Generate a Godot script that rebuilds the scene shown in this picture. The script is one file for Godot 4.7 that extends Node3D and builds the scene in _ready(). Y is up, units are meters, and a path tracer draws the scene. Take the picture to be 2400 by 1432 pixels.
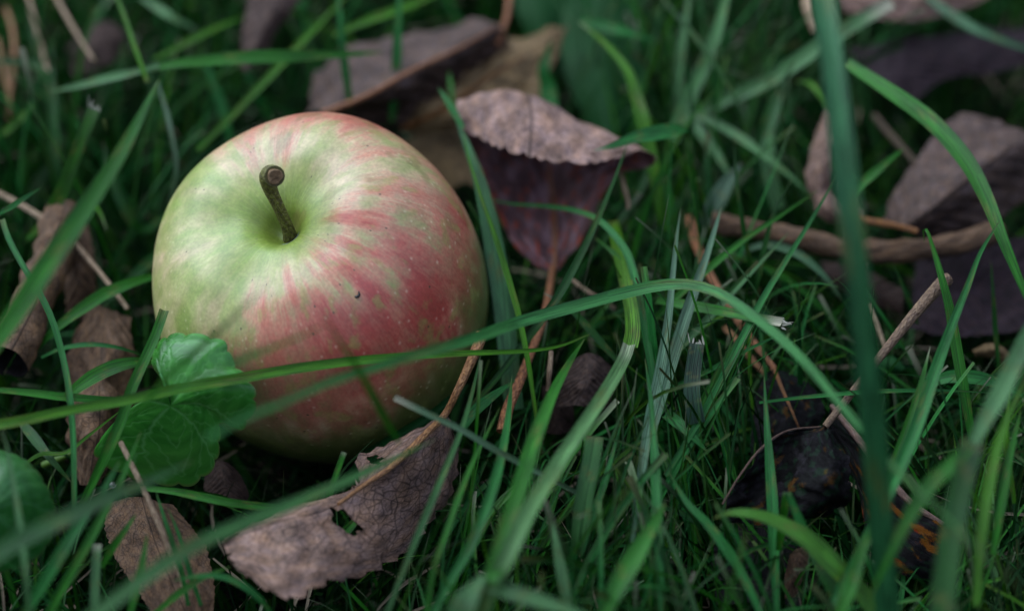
extends Node3D
# A windfall apple lying among grass and fallen leaves. Real size: the apple is about 77 mm across.

const PITCH := 42.0
const FOCAL_PX := 5095.0            # focal length in pixels of a 2400 x 1432 frame (vertical view of 16 degrees)
const SOIL := -0.032               # the soil lies deep under the matted grass that carries the apple
const APPLE_R := 0.0385
const APPLE_AT := Vector3(0.0, 0.0345, 0.0)

var cam_basis := Basis(Vector3.RIGHT, deg_to_rad(-PITCH))
var cam_at := Vector3.ZERO
var rng := RandomNumberGenerator.new()
var M := {}
var used := {}
var apple_basis := Basis()
var guards: Array = []              # regions of the ground kept clear of the unsorted grass

# ------------------------------------------------------------------ helpers

class Buf:
	var v := PackedVector3Array()
	var n := PackedVector3Array()
	var c := PackedColorArray()
	var uv := PackedVector2Array()
	var i := PackedInt32Array()
	func quad(a: int, b: int, cc: int, d: int) -> void:   # a b / d c : counter-clockwise from the front, stored clockwise
		i.append(a); i.append(cc); i.append(b)
		i.append(a); i.append(d); i.append(cc)
	func add_to(m: ArrayMesh, mat: Material) -> ArrayMesh:
		var arr := []
		arr.resize(Mesh.ARRAY_MAX)
		arr[Mesh.ARRAY_VERTEX] = v
		arr[Mesh.ARRAY_NORMAL] = n
		if c.size() == v.size():
			arr[Mesh.ARRAY_COLOR] = c
		if uv.size() == v.size():
			arr[Mesh.ARRAY_TEX_UV] = uv
		arr[Mesh.ARRAY_INDEX] = i
		m.add_surface_from_arrays(Mesh.PRIMITIVE_TRIANGLES, arr)
		m.surface_set_material(m.get_surface_count() - 1, mat)
		return m
	func mesh(mat: Material) -> ArrayMesh:
		return add_to(ArrayMesh.new(), mat)


func numbered(called: String) -> String:
	if not used.has(called):
		used[called] = 0
		return called
	used[called] += 1
	return "%s_%03d" % [called, used[called]]


func tag(o: Node, label: String, category: String, group := "") -> void:
	o.set_meta("label", label)
	o.set_meta("category", category)
	if group != "":
		o.set_meta("group", group)


func thing(called: String, label: String, category: String, at: Vector3, group := "") -> Node3D:
	var o := Node3D.new()
	o.name = numbered(called)
	o.position = at
	tag(o, label, category, group)
	add_child(o, true)
	return o


func part(called: String, mesh: Mesh, parent: Node3D) -> MeshInstance3D:
	var o := MeshInstance3D.new()
	o.name = called
	o.mesh = mesh
	parent.add_child(o, true)
	return o


func solo(called: String, mesh: Mesh, label: String, category: String, group := "") -> MeshInstance3D:
	var o := MeshInstance3D.new()
	o.name = numbered(called)
	o.mesh = mesh
	tag(o, label, category, group)
	add_child(o, true)
	return o


# a place on the lawn: where the sight line through (u, v) stands h centimetres above the soil
func P(u: float, v: float, h: float) -> Vector3:
	var d := cam_basis * Vector3((u - 1200.0) / FOCAL_PX, -(v - 716.0) / FOCAL_PX, -1.0)
	return cam_at + d * ((h * 0.01 - cam_at.y) / d.y)


func seen_at(p: Vector3) -> Vector2:
	var q := cam_basis.inverse() * (p - cam_at)
	return Vector2(1200.0 + q.x / -q.z * FOCAL_PX, 716.0 - q.y / -q.z * FOCAL_PX)


func pts(a: Array) -> PackedVector3Array:
	var out := PackedVector3Array()
	for k in a.size() / 3:
		out.append(P(a[k * 3], a[k * 3 + 1], a[k * 3 + 2]))
	return out


func cr(a: Vector3, b: Vector3, c: Vector3, d: Vector3, t: float) -> Vector3:
	return 0.5 * (2.0 * b + (c - a) * t + (2.0 * a - 5.0 * b + 4.0 * c - d) * t * t + (3.0 * b - a - 3.0 * c + d) * t * t * t)


func along(p: PackedVector3Array, x: float) -> Vector3:   # x from 0 to 1 over the whole chain
	var n := p.size() - 1
	var s := clampf(x, 0.0, 1.0) * n
	var k := mini(int(s), n - 1)
	var first: Vector3 = p[k - 1] if k > 0 else p[0] * 2.0 - p[1]
	var last: Vector3 = p[k + 2] if k + 2 <= n else p[n] * 2.0 - p[n - 1]
	return cr(first, p[k], p[k + 1], last, s - k)


func even(p: PackedVector3Array, count: int) -> PackedVector3Array:   # the chain resampled at even distances
	var fine := PackedVector3Array()
	var far := PackedFloat32Array()
	var total := 0.0
	var m := (p.size() - 1) * 10
	for k in m + 1:
		var q := along(p, float(k) / m)
		if k > 0:
			total += q.distance_to(fine[k - 1])
		fine.append(q)
		far.append(total)
	var out := PackedVector3Array()
	var j := 0
	for k in count + 1:
		var want := total * k / count
		while j < m - 1 and far[j + 1] < want:
			j += 1
		var gap := far[j + 1] - far[j]
		out.append(fine[j].lerp(fine[j + 1], clampf((want - far[j]) / gap if gap > 0.0 else 0.0, 0.0, 1.0)))
	return out


# one blade of grass: a folded ribbon along p; look has fold, roll, twist, tip ("point", "cut"), base, pale
func add_blade(b: Buf, p: PackedVector3Array, width: float, tint: Color, look := {}) -> void:
	var n := p.size() - 1
	var fold: float = look.get("fold", 0.35)
	var roll: float = look.get("roll", 0.0)
	var twist: float = look.get("twist", 0.0)
	var cut: bool = look.get("tip", "point") == "cut"
	var base_w: float = look.get("base", 0.65)
	var across: int = look.get("across", 2)
	var wear: float = look.get("wear", 0.0)
	var dry: float = look.get("dry", 0.0)           # how far a tip has bleached
	var start := b.v.size()
	var run := 0.0
	var seed_off := tint.r * 91.7 + p[0].x * 37.0
	for k in n + 1:
		var x := float(k) / n
		var t := (p[mini(k + 1, n)] - p[maxi(k - 1, 0)]).normalized()
		if k > 0:
			run += p[k].distance_to(p[k - 1])
		var face := ((cam_at - p[k]).normalized() * 0.75 + Vector3.UP * 0.5).normalized()
		var w := t.cross(face)
		w = w.normalized() if w.length() > 0.05 else t.cross(Vector3.BACK).normalized()
		w = w.rotated(t, roll + twist * (x - 0.5))
		var nn := w.cross(t).normalized()
		var wide := width * 0.5 * lerpf(base_w, 1.0, smoothstep(0.0, 0.35, x))
		if cut:
			wide *= lerpf(1.0, 0.86, x)
		else:
			wide *= pow(clampf((1.0 - x) * 1.9, 0.0, 1.0), 0.75) * 0.96 + 0.04
		var bleach := smoothstep(1.0 - 0.05 - dry * 0.1, 1.0, x) * dry
		for j in across + 1:
			var s := float(j) / across * 2.0 - 1.0
			var lift := (absf(s) * fold + 0.03 * cos(s * 9.0)) * wide
			b.v.append(p[k] + w * (s * wide) + nn * lift)
			b.n.append((nn - w * (signf(s) * fold * (1.0 if absf(s) > 0.01 else 0.0))).normalized())
			var shade := 1.0 + 0.16 * sin(x * 7.0 + seed_off) + (0.22 if absf(s) < 0.01 else 0.0)
			var col := Color(tint.r * shade, tint.g * shade, tint.b * shade)
			if wear > 0.0:
				col = col.lerp(Color(0.16, 0.14, 0.035), wear * smoothstep(0.62, 1.0, sin(x * 19.0 + seed_off * 3.0) * 0.6 + sin(x * 47.0 + s * 3.0 + seed_off) * 0.4))
				col = col.lerp(Color(0.20, 0.15, 0.07), wear * smoothstep(0.93, 1.0, x) * (0.0 if dry > 0.0 else 0.8))
			b.c.append(col.lerp(Color(0.42, 0.40, 0.30), bleach))
			b.uv.append(Vector2(s * 0.5 + 0.5, run * 22.0 + seed_off))
	for k in n:
		for j in across:
			var a := start + k * (across + 1) + j
			b.quad(a, a + 1, a + across + 2, a + across + 1)


func add_tube(b: Buf, p: PackedVector3Array, radii: Array, sides := 8, caps := true) -> void:
	var n := p.size() - 1
	var start := b.v.size()
	var side := Vector3.ZERO
	var run := 0.0
	for k in n + 1:
		var t := (p[mini(k + 1, n)] - p[maxi(k - 1, 0)]).normalized()
		if side == Vector3.ZERO:
			side = t.cross(Vector3(0.31, 0.2, 0.93)).normalized()
		side = (side - t * side.dot(t)).normalized()
		var other := t.cross(side)
		var s := float(k) / n * (radii.size() - 1)
		var q := mini(int(s), radii.size() - 2)
		var r: float = lerpf(radii[q], radii[q + 1], s - q)
		if k > 0:
			run += p[k].distance_to(p[k - 1])
		for j in sides + 1:
			var a := TAU * j / sides
			var d := side * cos(a) + other * sin(a)
			b.v.append(p[k] + d * r)
			b.n.append(d)
			b.uv.append(Vector2(float(j) / sides, run * 60.0))
	for k in n:
		for j in sides:
			var a := start + k * (sides + 1) + j
			b.quad(a, a + 1, a + sides + 2, a + sides + 1)
	if caps:
		for end in [0, n]:
			var t: Vector3 = (p[n] - p[n - 1]).normalized() if end == n else (p[0] - p[1]).normalized()
			var ring: int = start + end * (sides + 1)
			var first := b.v.size()
			b.v.append(p[end]); b.n.append(t); b.uv.append(Vector2(0.5, 0.5))
			for j in sides + 1:
				b.v.append(b.v[ring + j]); b.n.append(t); b.uv.append(Vector2(0.5, 0.5))
			for j in sides:
				if end == n:
					b.i.append_array([first, first + 2 + j, first + 1 + j])
				else:
					b.i.append_array([first, first + 1 + j, first + 2 + j])


func tube(p: PackedVector3Array, radii: Array, mat: Material, sides := 8, count := 24) -> ArrayMesh:
	var b := Buf.new()
	add_tube(b, even(p, count), radii, sides)
	return b.mesh(mat)


# a leaf blade: a smooth sheet through rows of points, thick, with a toothed margin and holes
func leaf_mesh(rows: Array, near: Material, back: Material, look := {}) -> ArrayMesh:
	var nu: int = look.get("across", 32)
	var nv: int = look.get("along", 56)
	var teeth: float = look.get("teeth", 22.0)
	var tooth: float = look.get("tooth", 0.035)
	var crinkle: float = look.get("crinkle", 0.0005)
	var thick: float = look.get("thick", 0.00022)
	var holes: Array = look.get("holes", [])
	var noise := FastNoiseLite.new()
	noise.seed = look.get("seed", 3)
	noise.frequency = look.get("wave", 90.0)
	noise.fractal_octaves = 3
	var lines: Array = []
	for r in rows:
		lines.append(pts(r))
	var grid := PackedVector3Array()
	var st := PackedVector2Array()
	for iv in nv + 1:
		var y := float(iv) / nv
		var end_tooth: float = look.get("end_tooth", 0.0)
		var saw := fposmod(y * teeth, 1.0)
		var bite := 1.0 - tooth * (0.35 + 0.65 * absf(sin(y * 17.0 + teeth))) * (saw if saw < 0.8 else (1.0 - saw) * 4.0)
		for iu in nu + 1:
			var x := float(iu) / nu
			var s := (x * 2.0 - 1.0) * lerpf(1.0, bite, smoothstep(0.55, 1.0, absf(x * 2.0 - 1.0)))
			var q := Vector2(s * 0.5 + 0.5, y)
			q.y -= end_tooth * (1.0 - absf(sin(x * 42.0 + 0.9 * sin(x * 23.0)))) * (0.45 + 0.55 * absf(sin(x * 31.0))) * smoothstep(0.80, 1.0, y)
			for h in holes:   # h: across, along, radius across, radius along; a vertex just inside a hole moves to its rim
				var d := Vector2((q.x - h[0]) / h[2], (q.y - h[1]) / h[3])
				var wob: float = 1.0 + 0.22 * sin(d.angle() * 5.0 + h[0] * 30.0)
				var l := d.length() / wob
				if l < 1.0 and l > 0.55:
					q = Vector2(h[0], h[1]) + Vector2(d.x * h[2], d.y * h[3]) / l
			st.append(q)
			var line := PackedVector3Array()
			for l in lines:
				line.append(along(l, q.x))
			grid.append(along(line, q.y))
	var nrm := PackedVector3Array()
	nrm.resize(grid.size())
	for pass_no in 2:
		for iv in nv + 1:
			for iu in nu + 1:
				var k := iv * (nu + 1) + iu
				var du := grid[iv * (nu + 1) + mini(iu + 1, nu)] - grid[iv * (nu + 1) + maxi(iu - 1, 0)]
				var dv := grid[mini(iv + 1, nv) * (nu + 1) + iu] - grid[maxi(iv - 1, 0) * (nu + 1) + iu]
				var c := du.cross(dv)
				nrm[k] = c.normalized() if c.length() > 1e-14 else Vector3.UP
		if pass_no == 0:
			var moved := grid.duplicate()
			for k in grid.size():
				var g := grid[k]
				var away := noise.get_noise_3d(g.x, g.y, g.z) * crinkle * 2.0
				# the flesh bulges a little between side veins
				var v := st[k].y * 9.0 - absf(st[k].x - 0.5) * 5.0
				away += (absf(sin(v * PI)) - 0.6) * crinkle * 0.45 * smoothstep(0.0, 0.12, absf(st[k].x - 0.5))
				moved[k] = g + nrm[k] * away
			grid = moved
	# the side that shows at row "face" is the near one
	var fk := int(look.get("face", 0.5) * nv) * (nu + 1) + int(look.get("face_x", 0.5) * nu)
	var flip := nrm[fk].dot(cam_at - grid[fk]) < 0.0
	var mesh := ArrayMesh.new()
	for side in 2:
		var b := Buf.new()
		var up := (side == 0) != flip
		for k in grid.size():
			var nn: Vector3 = nrm[k] if up else -nrm[k]
			b.v.append(grid[k] + nn * thick * 0.5)
			b.n.append(nn)
			b.uv.append(st[k])
		for iv in nv:
			for iu in nu:
				var gone := false
				var mid := (st[iv * (nu + 1) + iu] + st[(iv + 1) * (nu + 1) + iu + 1]) * 0.5
				for h in holes:
					var d := Vector2((mid.x - h[0]) / h[2], (mid.y - h[1]) / h[3])
					var wob: float = 1.0 + 0.22 * sin(d.angle() * 5.0 + h[0] * 30.0)
					gone = gone or d.length() / wob < 0.97
				if gone:
					continue
				var a := iv * (nu + 1) + iu
				if up:
					b.quad(a, a + 1, a + nu + 2, a + nu + 1)
				else:
					b.quad(a, a + nu + 1, a + nu + 2, a + 1)
		if side == 1:   # the cut edge
			var ring := PackedInt32Array()
			for iu in nu: ring.append(iu)
			for iv in nv: ring.append(iv * (nu + 1) + nu)
			for iu in nu: ring.append(nv * (nu + 1) + nu - iu)
			for iv in nv: ring.append((nv - iv) * (nu + 1))
			var first := b.v.size()
			for k in ring:
				var o := (grid[k] - grid[(nv / 2) * (nu + 1) + nu / 2]).normalized()
				for e in [0.5, -0.5]:
					b.v.append(grid[k] + nrm[k] * thick * e)
					b.n.append(o)
					b.uv.append(st[k])
			for k in ring.size():
				var a := first + k * 2
				var c := first + ((k + 1) % ring.size()) * 2
				b.quad(a, a + 1, c + 1, c)
		b.add_to(mesh, near if side == 0 else back)
	return mesh


func leaf(called: String, label: String, category: String, rows: Array, near: Material, back: Material, look := {}) -> Node3D:
	var mid: Array = rows[rows.size() / 2]
	var k := (mid.size() / 3) / 2 * 3
	var at := P(mid[k], mid[k + 1], mid[k + 2])
	var o := thing(called, label, category, Vector3(at.x, 0.0, at.z), look.get("group", ""))
	var blade := part("leaf_blade", leaf_mesh(rows, near, back, look), o)
	blade.position = -o.position
	if look.has("petiole"):
		var pe := part("petiole", tube(pts(look.petiole), look.get("stalk", [0.0009, 0.0008, 0.0010]), look.get("stalk_mat", M.stalk), 8, 30), o)
		pe.position = -o.position
	if look.has("rib"):
		var rib := part("midrib", tube(pts(look.rib), look.get("rib_r", [0.0008, 0.0006, 0.0003]), look.get("rib_mat", M.rib), 7, 30), o)
		rib.position = -o.position
	if look.has("margin"):
		var mg := part("leaf_margin", tube(pts(look.margin), look.get("margin_r", [0.0002, 0.0003, 0.0002]), look.get("margin_mat", M.rib), 6, 40), o)
		mg.position = -o.position
	return o


# rows for a leaf rolled into a tube round a chain of points
func rolled(axis: Array, r0: float, r1: float, from_deg: float, to_deg: float) -> Array:
	var rows := []
	var p := even(pts(axis), 6)
	for k in 7:
		var t := (p[mini(k + 1, 6)] - p[maxi(k - 1, 0)]).normalized()
		var face := (cam_at - p[k]).normalized()
		var w := t.cross(face).normalized()
		face = w.cross(t).normalized()
		var row := []
		for j in 9:
			var a := deg_to_rad(lerpf(from_deg, to_deg, j / 8.0))
			var r := lerpf(r0, r1, k / 6.0) * (1.0 - 0.07 * j * 0.5 + 0.1 * sin(k * 2.1 + j * 0.4))
			var q := p[k] + (w * cos(a) + face * sin(a)) * r
			var uv := seen_at(q)
			row.append_array([uv.x, uv.y, q.y * 100.0])
		rows.append(row)
	return rows


# a round leaf on a stalk: a fan of points from its heart to its margin
func fan_leaf(center: Array, rim: Array, mat: Material, back: Material, look := {}) -> ArrayMesh:
	var c := P(center[0], center[1], center[2])
	var edge := pts(rim)
	var na: int = look.get("around", 120)
	var nr := 26
	var dome: float = look.get("dome", 0.004)
	var scallop: float = look.get("scallop", 0.035)
	var lobes: float = look.get("lobes", 22.0)
	var grid := PackedVector3Array()
	var st := PackedVector2Array()
	for ia in na + 1:
		var x := float(ia) / na
		var e := along(edge, x)
		var tooth := 1.0 - scallop * (1.0 - pow(absf(sin(x * lobes * PI)), 0.6))
		for ir in nr + 1:
			var r := float(ir) / nr
			var q := c.lerp(e, r * lerpf(1.0, tooth, r * r))
			var ang := fposmod(x * look.get("veins", 7.0), 1.0)
			q.y += sin(r * PI * 0.9) * dome * (0.86 + 0.14 * pow(sin(ang * PI), 0.7))
			grid.append(q)
			st.append(Vector2(x, r))
	var b := Buf.new()
	var u := Buf.new()
	for ia in na + 1:
		for ir in nr + 1:
			var k := ia * (nr + 1) + ir
			var da := grid[mini(ia + 1, na) * (nr + 1) + maxi(ir, 1)] - grid[maxi(ia - 1, 0) * (nr + 1) + maxi(ir, 1)]
			var dr := grid[ia * (nr + 1) + mini(ir + 1, nr)] - grid[ia * (nr + 1) + maxi(ir - 1, 0)]
			var nn := da.cross(dr).normalized()
			if nn.y < 0.0 and look.get("upward", false):
				nn = -nn
			b.v.append(grid[k] + nn * 0.0001); b.n.append(nn); b.uv.append(st[k])
			u.v.append(grid[k] - nn * 0.0001); u.n.append(-nn); u.uv.append(st[k])
	var s := 1 if b.n[(na / 2) * (nr + 1) + nr / 2].dot((grid[(na / 2 + 1) * (nr + 1) + nr / 2] - grid[(na / 2) * (nr + 1) + nr / 2]).cross(grid[(na / 2) * (nr + 1) + nr / 2 + 1] - grid[(na / 2) * (nr + 1) + nr / 2])) > 0.0 else -1
	for ia in na:
		for ir in nr:
			var a := ia * (nr + 1) + ir
			var a2 := a + nr + 1
			if s > 0:
				b.quad(a, a2, a2 + 1, a + 1)
				u.quad(a, a + 1, a2 + 1, a2)
			else:
				b.quad(a, a + 1, a2 + 1, a2)
				u.quad(a, a2, a2 + 1, a + 1)
	var m := ArrayMesh.new()
	b.add_to(m, mat)
	u.add_to(m, back)
	return m


# ------------------------------------------------------------------ materials

func lin(r: float, g: float, b: float) -> Color:
	return Color(r, g, b).linear_to_srgb()


func fbm(seed_: int, freq: float, oct := 3, kind := FastNoiseLite.TYPE_SIMPLEX_SMOOTH) -> FastNoiseLite:
	var n := FastNoiseLite.new()
	n.seed = seed_
	n.frequency = freq
	n.fractal_octaves = oct
	n.noise_type = kind
	return n


func tex(im: Image) -> ImageTexture:
	return ImageTexture.create_from_image(im)


func put(d: PackedByteArray, k: int, c: Color) -> void:
	d[k] = int(clampf(c.r, 0.0, 1.0) * 255.0)
	d[k + 1] = int(clampf(c.g, 0.0, 1.0) * 255.0)
	d[k + 2] = int(clampf(c.b, 0.0, 1.0) * 255.0)


func rgb_image(w: int, h: int, d: PackedByteArray) -> ImageTexture:
	return tex(Image.create_from_data(w, h, false, Image.FORMAT_RGB8, d))


func plain(c: Color, rough: float, bump: Texture2D = null, scale := 0.02) -> StandardMaterial3D:
	var m := StandardMaterial3D.new()
	m.albedo_color = c
	m.roughness = rough
	if bump:
		m.heightmap_enabled = true
		m.heightmap_texture = bump
		m.heightmap_scale = scale
	return m


func make_materials() -> void:
	# --- dead leaf: midrib, side veins, fine net, blotches
	var S := 512
	var tone := PackedByteArray(); tone.resize(S * S * 3)
	var high := PackedByteArray(); high.resize(S * S * 3)
	var purple := PackedByteArray(); purple.resize(S * S * 3)
	var dark := PackedByteArray(); dark.resize(S * S * 3)
	var amber := PackedByteArray(); amber.resize(S * S * 3)
	var cell := fbm(5, 0.055, 1, FastNoiseLite.TYPE_CELLULAR)
	cell.cellular_return_type = FastNoiseLite.RETURN_DISTANCE2_SUB
	cell.cellular_jitter = 1.0
	var cell2 := fbm(8, 0.13, 1, FastNoiseLite.TYPE_CELLULAR)
	cell2.cellular_return_type = FastNoiseLite.RETURN_DISTANCE2_SUB
	var blot := fbm(11, 0.012, 4)
	var grit := fbm(12, 0.16, 2)
	var spot := fbm(13, 0.022, 4)
	var warp := fbm(14, 0.01, 2)
	for y in S:
		for x in S:
			var a := absf(x - 256.0) / 256.0
			var w := warp.get_noise_2d(x, y)
			var q := (y / 512.0) * 9.0 - a * 2.6 - a * a * 1.2 + w * 0.35
			var side := absf(fposmod(q, 1.0) - 0.5) * 2.0
			side = clampf((1.0 - side) * 9.0 / (0.6 + 0.5 * a), 0.0, 1.0)      # 0 on the vein
			side = 1.0 - smoothstep(0.0, 1.0, side)
			var mid := 1.0 - smoothstep(0.0, 0.03, a)
			var net := 1.0 - smoothstep(0.0, 0.16, cell.get_noise_2d(x + w * 20.0, y) + 1.0)
			var net2 := 1.0 - smoothstep(0.0, 0.22, cell2.get_noise_2d(x, y + w * 20.0) + 1.0)
			var bl := blot.get_noise_2d(x, y)
			var gr := grit.get_noise_2d(x, y)
			var vein := maxf(maxf(mid, side * 0.85), maxf(net * 0.8, net2 * 0.5))
			var k := (y * S + x) * 3
			var t := 0.82 + bl * 0.24 + gr * 0.07 - vein * 0.40
			var hue := spot.get_noise_2d(x + 60, y + 900)
			put(tone, k, Color(t * (1.0 + hue * 0.05), t, t * (0.96 - hue * 0.10)))
			var hh := 0.5 + vein * 0.30 + gr * 0.10 - bl * 0.08
			put(high, k, Color(hh, hh, hh))
			var sp := spot.get_noise_2d(x, y) + gr * 0.18
			var rust := smoothstep(0.20, 0.42, sp) * (0.55 + 0.45 * smoothstep(0.5, 0.15, y / 512.0))
			var edge := smoothstep(0.72, 1.0, a + bl * 0.2)
			var p := Color(0.34, 0.245, 0.25).lerp(Color(0.50, 0.39, 0.41), smoothstep(-0.2, 0.4, bl)).lerp(Color(0.62, 0.24, 0.14), clampf(rust * 0.9 + edge * 0.12, 0.0, 1.0))
			put(purple, k, p.lerp(Color(0.50, 0.32, 0.20), mid * 0.8).darkened(clampf(-gr * 0.25 + 0.05, 0.0, 1.0)))
			var gspot := smoothstep(0.12, 0.4, blot.get_noise_2d(x + 900, y + 300))
			var yel := smoothstep(0.32, 0.56, spot.get_noise_2d(x * 0.40 + 400, y * 0.32 + 77) + gr * 0.16 + side * 0.10 + mid * 0.12)
			var dk := Color(0.055, 0.048, 0.05).lerp(Color(0.14, 0.125, 0.14), smoothstep(0.0, 0.5, bl + gr * 0.3)).lerp(Color(0.10, 0.20, 0.12), gspot * 0.7)
			put(dark, k, dk.lerp(Color(0.50, 0.31, 0.07), yel * 0.55))
			var am := smoothstep(0.16, 0.40, spot.get_noise_2d(x * 0.3 + 1400, y * 0.3 + 277) + gr * 0.2 + 0.25 * (y / 512.0) - 0.15)
			put(amber, k, dk.lerp(Color(0.52, 0.30, 0.06), am * 0.85).lerp(Color(0.50, 0.16, 0.05), am * smoothstep(0.2, 0.5, bl)))
	var t_tone := rgb_image(S, S, tone)
	var t_high := rgb_image(S, S, high)
	M.leaf_bump = t_high
	for kind in [["tan", Color(0.60, 0.49, 0.36)], ["brown", Color(0.47, 0.36, 0.285)], ["mauve", Color(0.66, 0.525, 0.49)], ["russet", Color(0.61, 0.485, 0.44)], ["grey", Color(0.40, 0.32, 0.30)], ["deep", Color(0.30, 0.225, 0.20)], ["soot", Color(0.10, 0.085, 0.09)], ["plum", Color(0.21, 0.15, 0.18)]]:
		var m := plain(kind[1], 0.75, t_high, 0.045)
		m.metallic_specular = 0.3
		m.albedo_texture = t_tone
		M[kind[0]] = m
	for kind in [["purple", purple], ["dark", dark], ["amber", amber]]:
		var m := plain(Color.WHITE if kind[0] == "purple" else Color(0.78, 0.78, 0.78), 0.52, t_high, 0.03)
		m.metallic_specular = 0.3 if kind[0] == "purple" else 0.18
		m.albedo_texture = rgb_image(S, S, kind[1])
		M[kind[0]] = m
	# --- living round leaf, in polar coordinates: x runs round the margin, y from heart to margin
	var ga := PackedByteArray(); ga.resize(S * S * 3)
	var gh := PackedByteArray(); gh.resize(S * S * 3)
	for y in S:
		for x in S:
			var r := y / 512.0
			var f := fposmod(x / 512.0 * 7.0, 1.0) - 0.5
			var w := warp.get_noise_2d(x * 0.7, y * 1.5) * 0.12
			var main := 1.0 - smoothstep(0.0, 0.035 / maxf(r, 0.12), absf(f + w * r))
			var q := r * 5.0 - absf(f) * 3.0 * (0.5 + r) + w * 3.0
			var side := (1.0 - smoothstep(0.03, 0.12, absf(fposmod(q, 1.0) - 0.5))) * smoothstep(0.12, 0.3, r)
			var net := (1.0 - smoothstep(0.0, 0.12, cell.get_noise_2d(x * (0.4 + r), y) + 1.0)) * 0.5
			var vein := maxf(main, maxf(side * 0.6, net * 0.22))
			var bl := blot.get_noise_2d(x + 50, y + 700)
			var k := (y * S + x) * 3
			put(ga, k, Color(0.15, 0.38, 0.12).lerp(Color(0.21, 0.46, 0.16), 0.5 + bl).lerp(Color(0.36, 0.55, 0.33), vein * 0.55).lerp(Color(0.33, 0.36, 0.18), smoothstep(0.965, 1.0, r) * 0.7))
			var hh := 0.55 - maxf(main, side * 0.5) * 0.35 + bl * 0.08
			put(gh, k, Color(hh, hh, hh))
	var g := plain(Color.WHITE, 0.24, rgb_image(S, S, gh), 0.018)
	g.metallic_specular = 0.38
	g.albedo_texture = rgb_image(S, S, ga)
	g.backlight_enabled = true
	g.backlight = Color(0.35, 0.45, 0.2)
	M.round_leaf = g
	var g2 := plain(Color(0.72, 0.95, 0.92), 0.5)
	g2.albedo_texture = g.albedo_texture
	M.round_leaf_back = g2
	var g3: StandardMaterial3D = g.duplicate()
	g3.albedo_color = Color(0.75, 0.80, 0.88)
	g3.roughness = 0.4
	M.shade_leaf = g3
	var pg := plain(Color(0.06, 0.20, 0.08), 0.65)
	pg.metallic_specular = 0.2
	pg.backlight_enabled = true
	pg.backlight = Color(0.25, 0.35, 0.18)
	M.broad_leaf = pg
	# --- grass: fine length-wise ribs
	var gw := 64
	var gs := PackedByteArray(); gs.resize(gw * 256 * 3)
	var gb := PackedByteArray(); gb.resize(gw * 256 * 3)
	var rib := fbm(21, 0.21, 2)
	var mott := fbm(22, 0.03, 3)
	for y in 256:
		for x in gw:
			var rr := rib.get_noise_2d(x * 1.6, y * 0.02)
			var mm := mott.get_noise_2d(x, y * 0.5) * sin(y / 255.0 * PI)
			var k := (y * gw + x) * 3
			var t := clampf(0.80 + rr * 0.50 + mm * 0.26, 0.0, 1.0)
			put(gs, k, Color(t, t, t * 0.98))
			var hh := 0.5 + 0.35 * sin(x * 0.9) + rr * 0.3
			put(gb, k, Color(hh, hh, hh))
	var gm := plain(Color.WHITE, 0.38, rgb_image(gw, 256, gb), 0.006)
	gm.albedo_texture = rgb_image(gw, 256, gs)
	gm.vertex_color_use_as_albedo = true
	gm.metallic_specular = 0.27
	gm.backlight_enabled = true
	gm.backlight = Color(0.42, 0.5, 0.3)
	M.grass = gm
	var tm: StandardMaterial3D = gm.duplicate()
	tm.metallic_specular = 0.16
	tm.roughness = 0.5
	M.turf = tm
	# --- stalks, straw, bark of the fruit stem
	var nt := NoiseTexture2D.new()
	nt.width = 256; nt.height = 256; nt.seamless = true
	nt.noise = fbm(31, 0.03, 4)
	var ramp := Gradient.new()
	ramp.set_color(0, Color(0.5, 0.42, 0.38)); ramp.set_color(1, Color(1, 1, 1))
	nt.color_ramp = ramp
	var nb := NoiseTexture2D.new()
	nb.width = 256; nb.height = 256; nb.seamless = true
	nb.noise = fbm(32, 0.06, 4)
	for kind in [["stalk", Color(0.74, 0.54, 0.33)], ["red_stalk", Color(0.70, 0.46, 0.27)], ["amber_stalk", Color(0.62, 0.40, 0.13)], ["mud_stalk", Color(0.34, 0.25, 0.11)], ["straw", Color(0.84, 0.74, 0.60)], ["rib", Color(0.50, 0.37, 0.29)], ["twig", Color(0.52, 0.42, 0.31)], ["fruit_stem", Color(0.46, 0.47, 0.19)], ["cut_wood", Color(0.88, 0.74, 0.54)]]:
		var m := plain(kind[1], 0.6, nb, 0.05)
		m.albedo_texture = nt
		M[kind[0]] = m
	M.green_stalk = plain(Color(0.30, 0.42, 0.14), 0.45)
	M.soil = plain(Color(0.09, 0.08, 0.07), 0.95, nb, 0.4)
	M.soil.metallic_specular = 0.1
	M.soil.albedo_texture = nt
	M.soil.uv1_triplanar = true
	M.soil.uv1_world_triplanar = true
	M.soil.uv1_scale = Vector3(14, 14, 14)
	M.speck = plain(Color(0.09, 0.06, 0.05), 0.6)
	M.web = plain(Color(0.46, 0.50, 0.52), 0.4)
	var wm := StandardMaterial3D.new()
	wm.albedo_color = Color(1, 1, 1, 0.02)
	wm.roughness = 0.02
	wm.refraction_enabled = true
	wm.refraction_scale = 0.033
	M.water = wm


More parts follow.
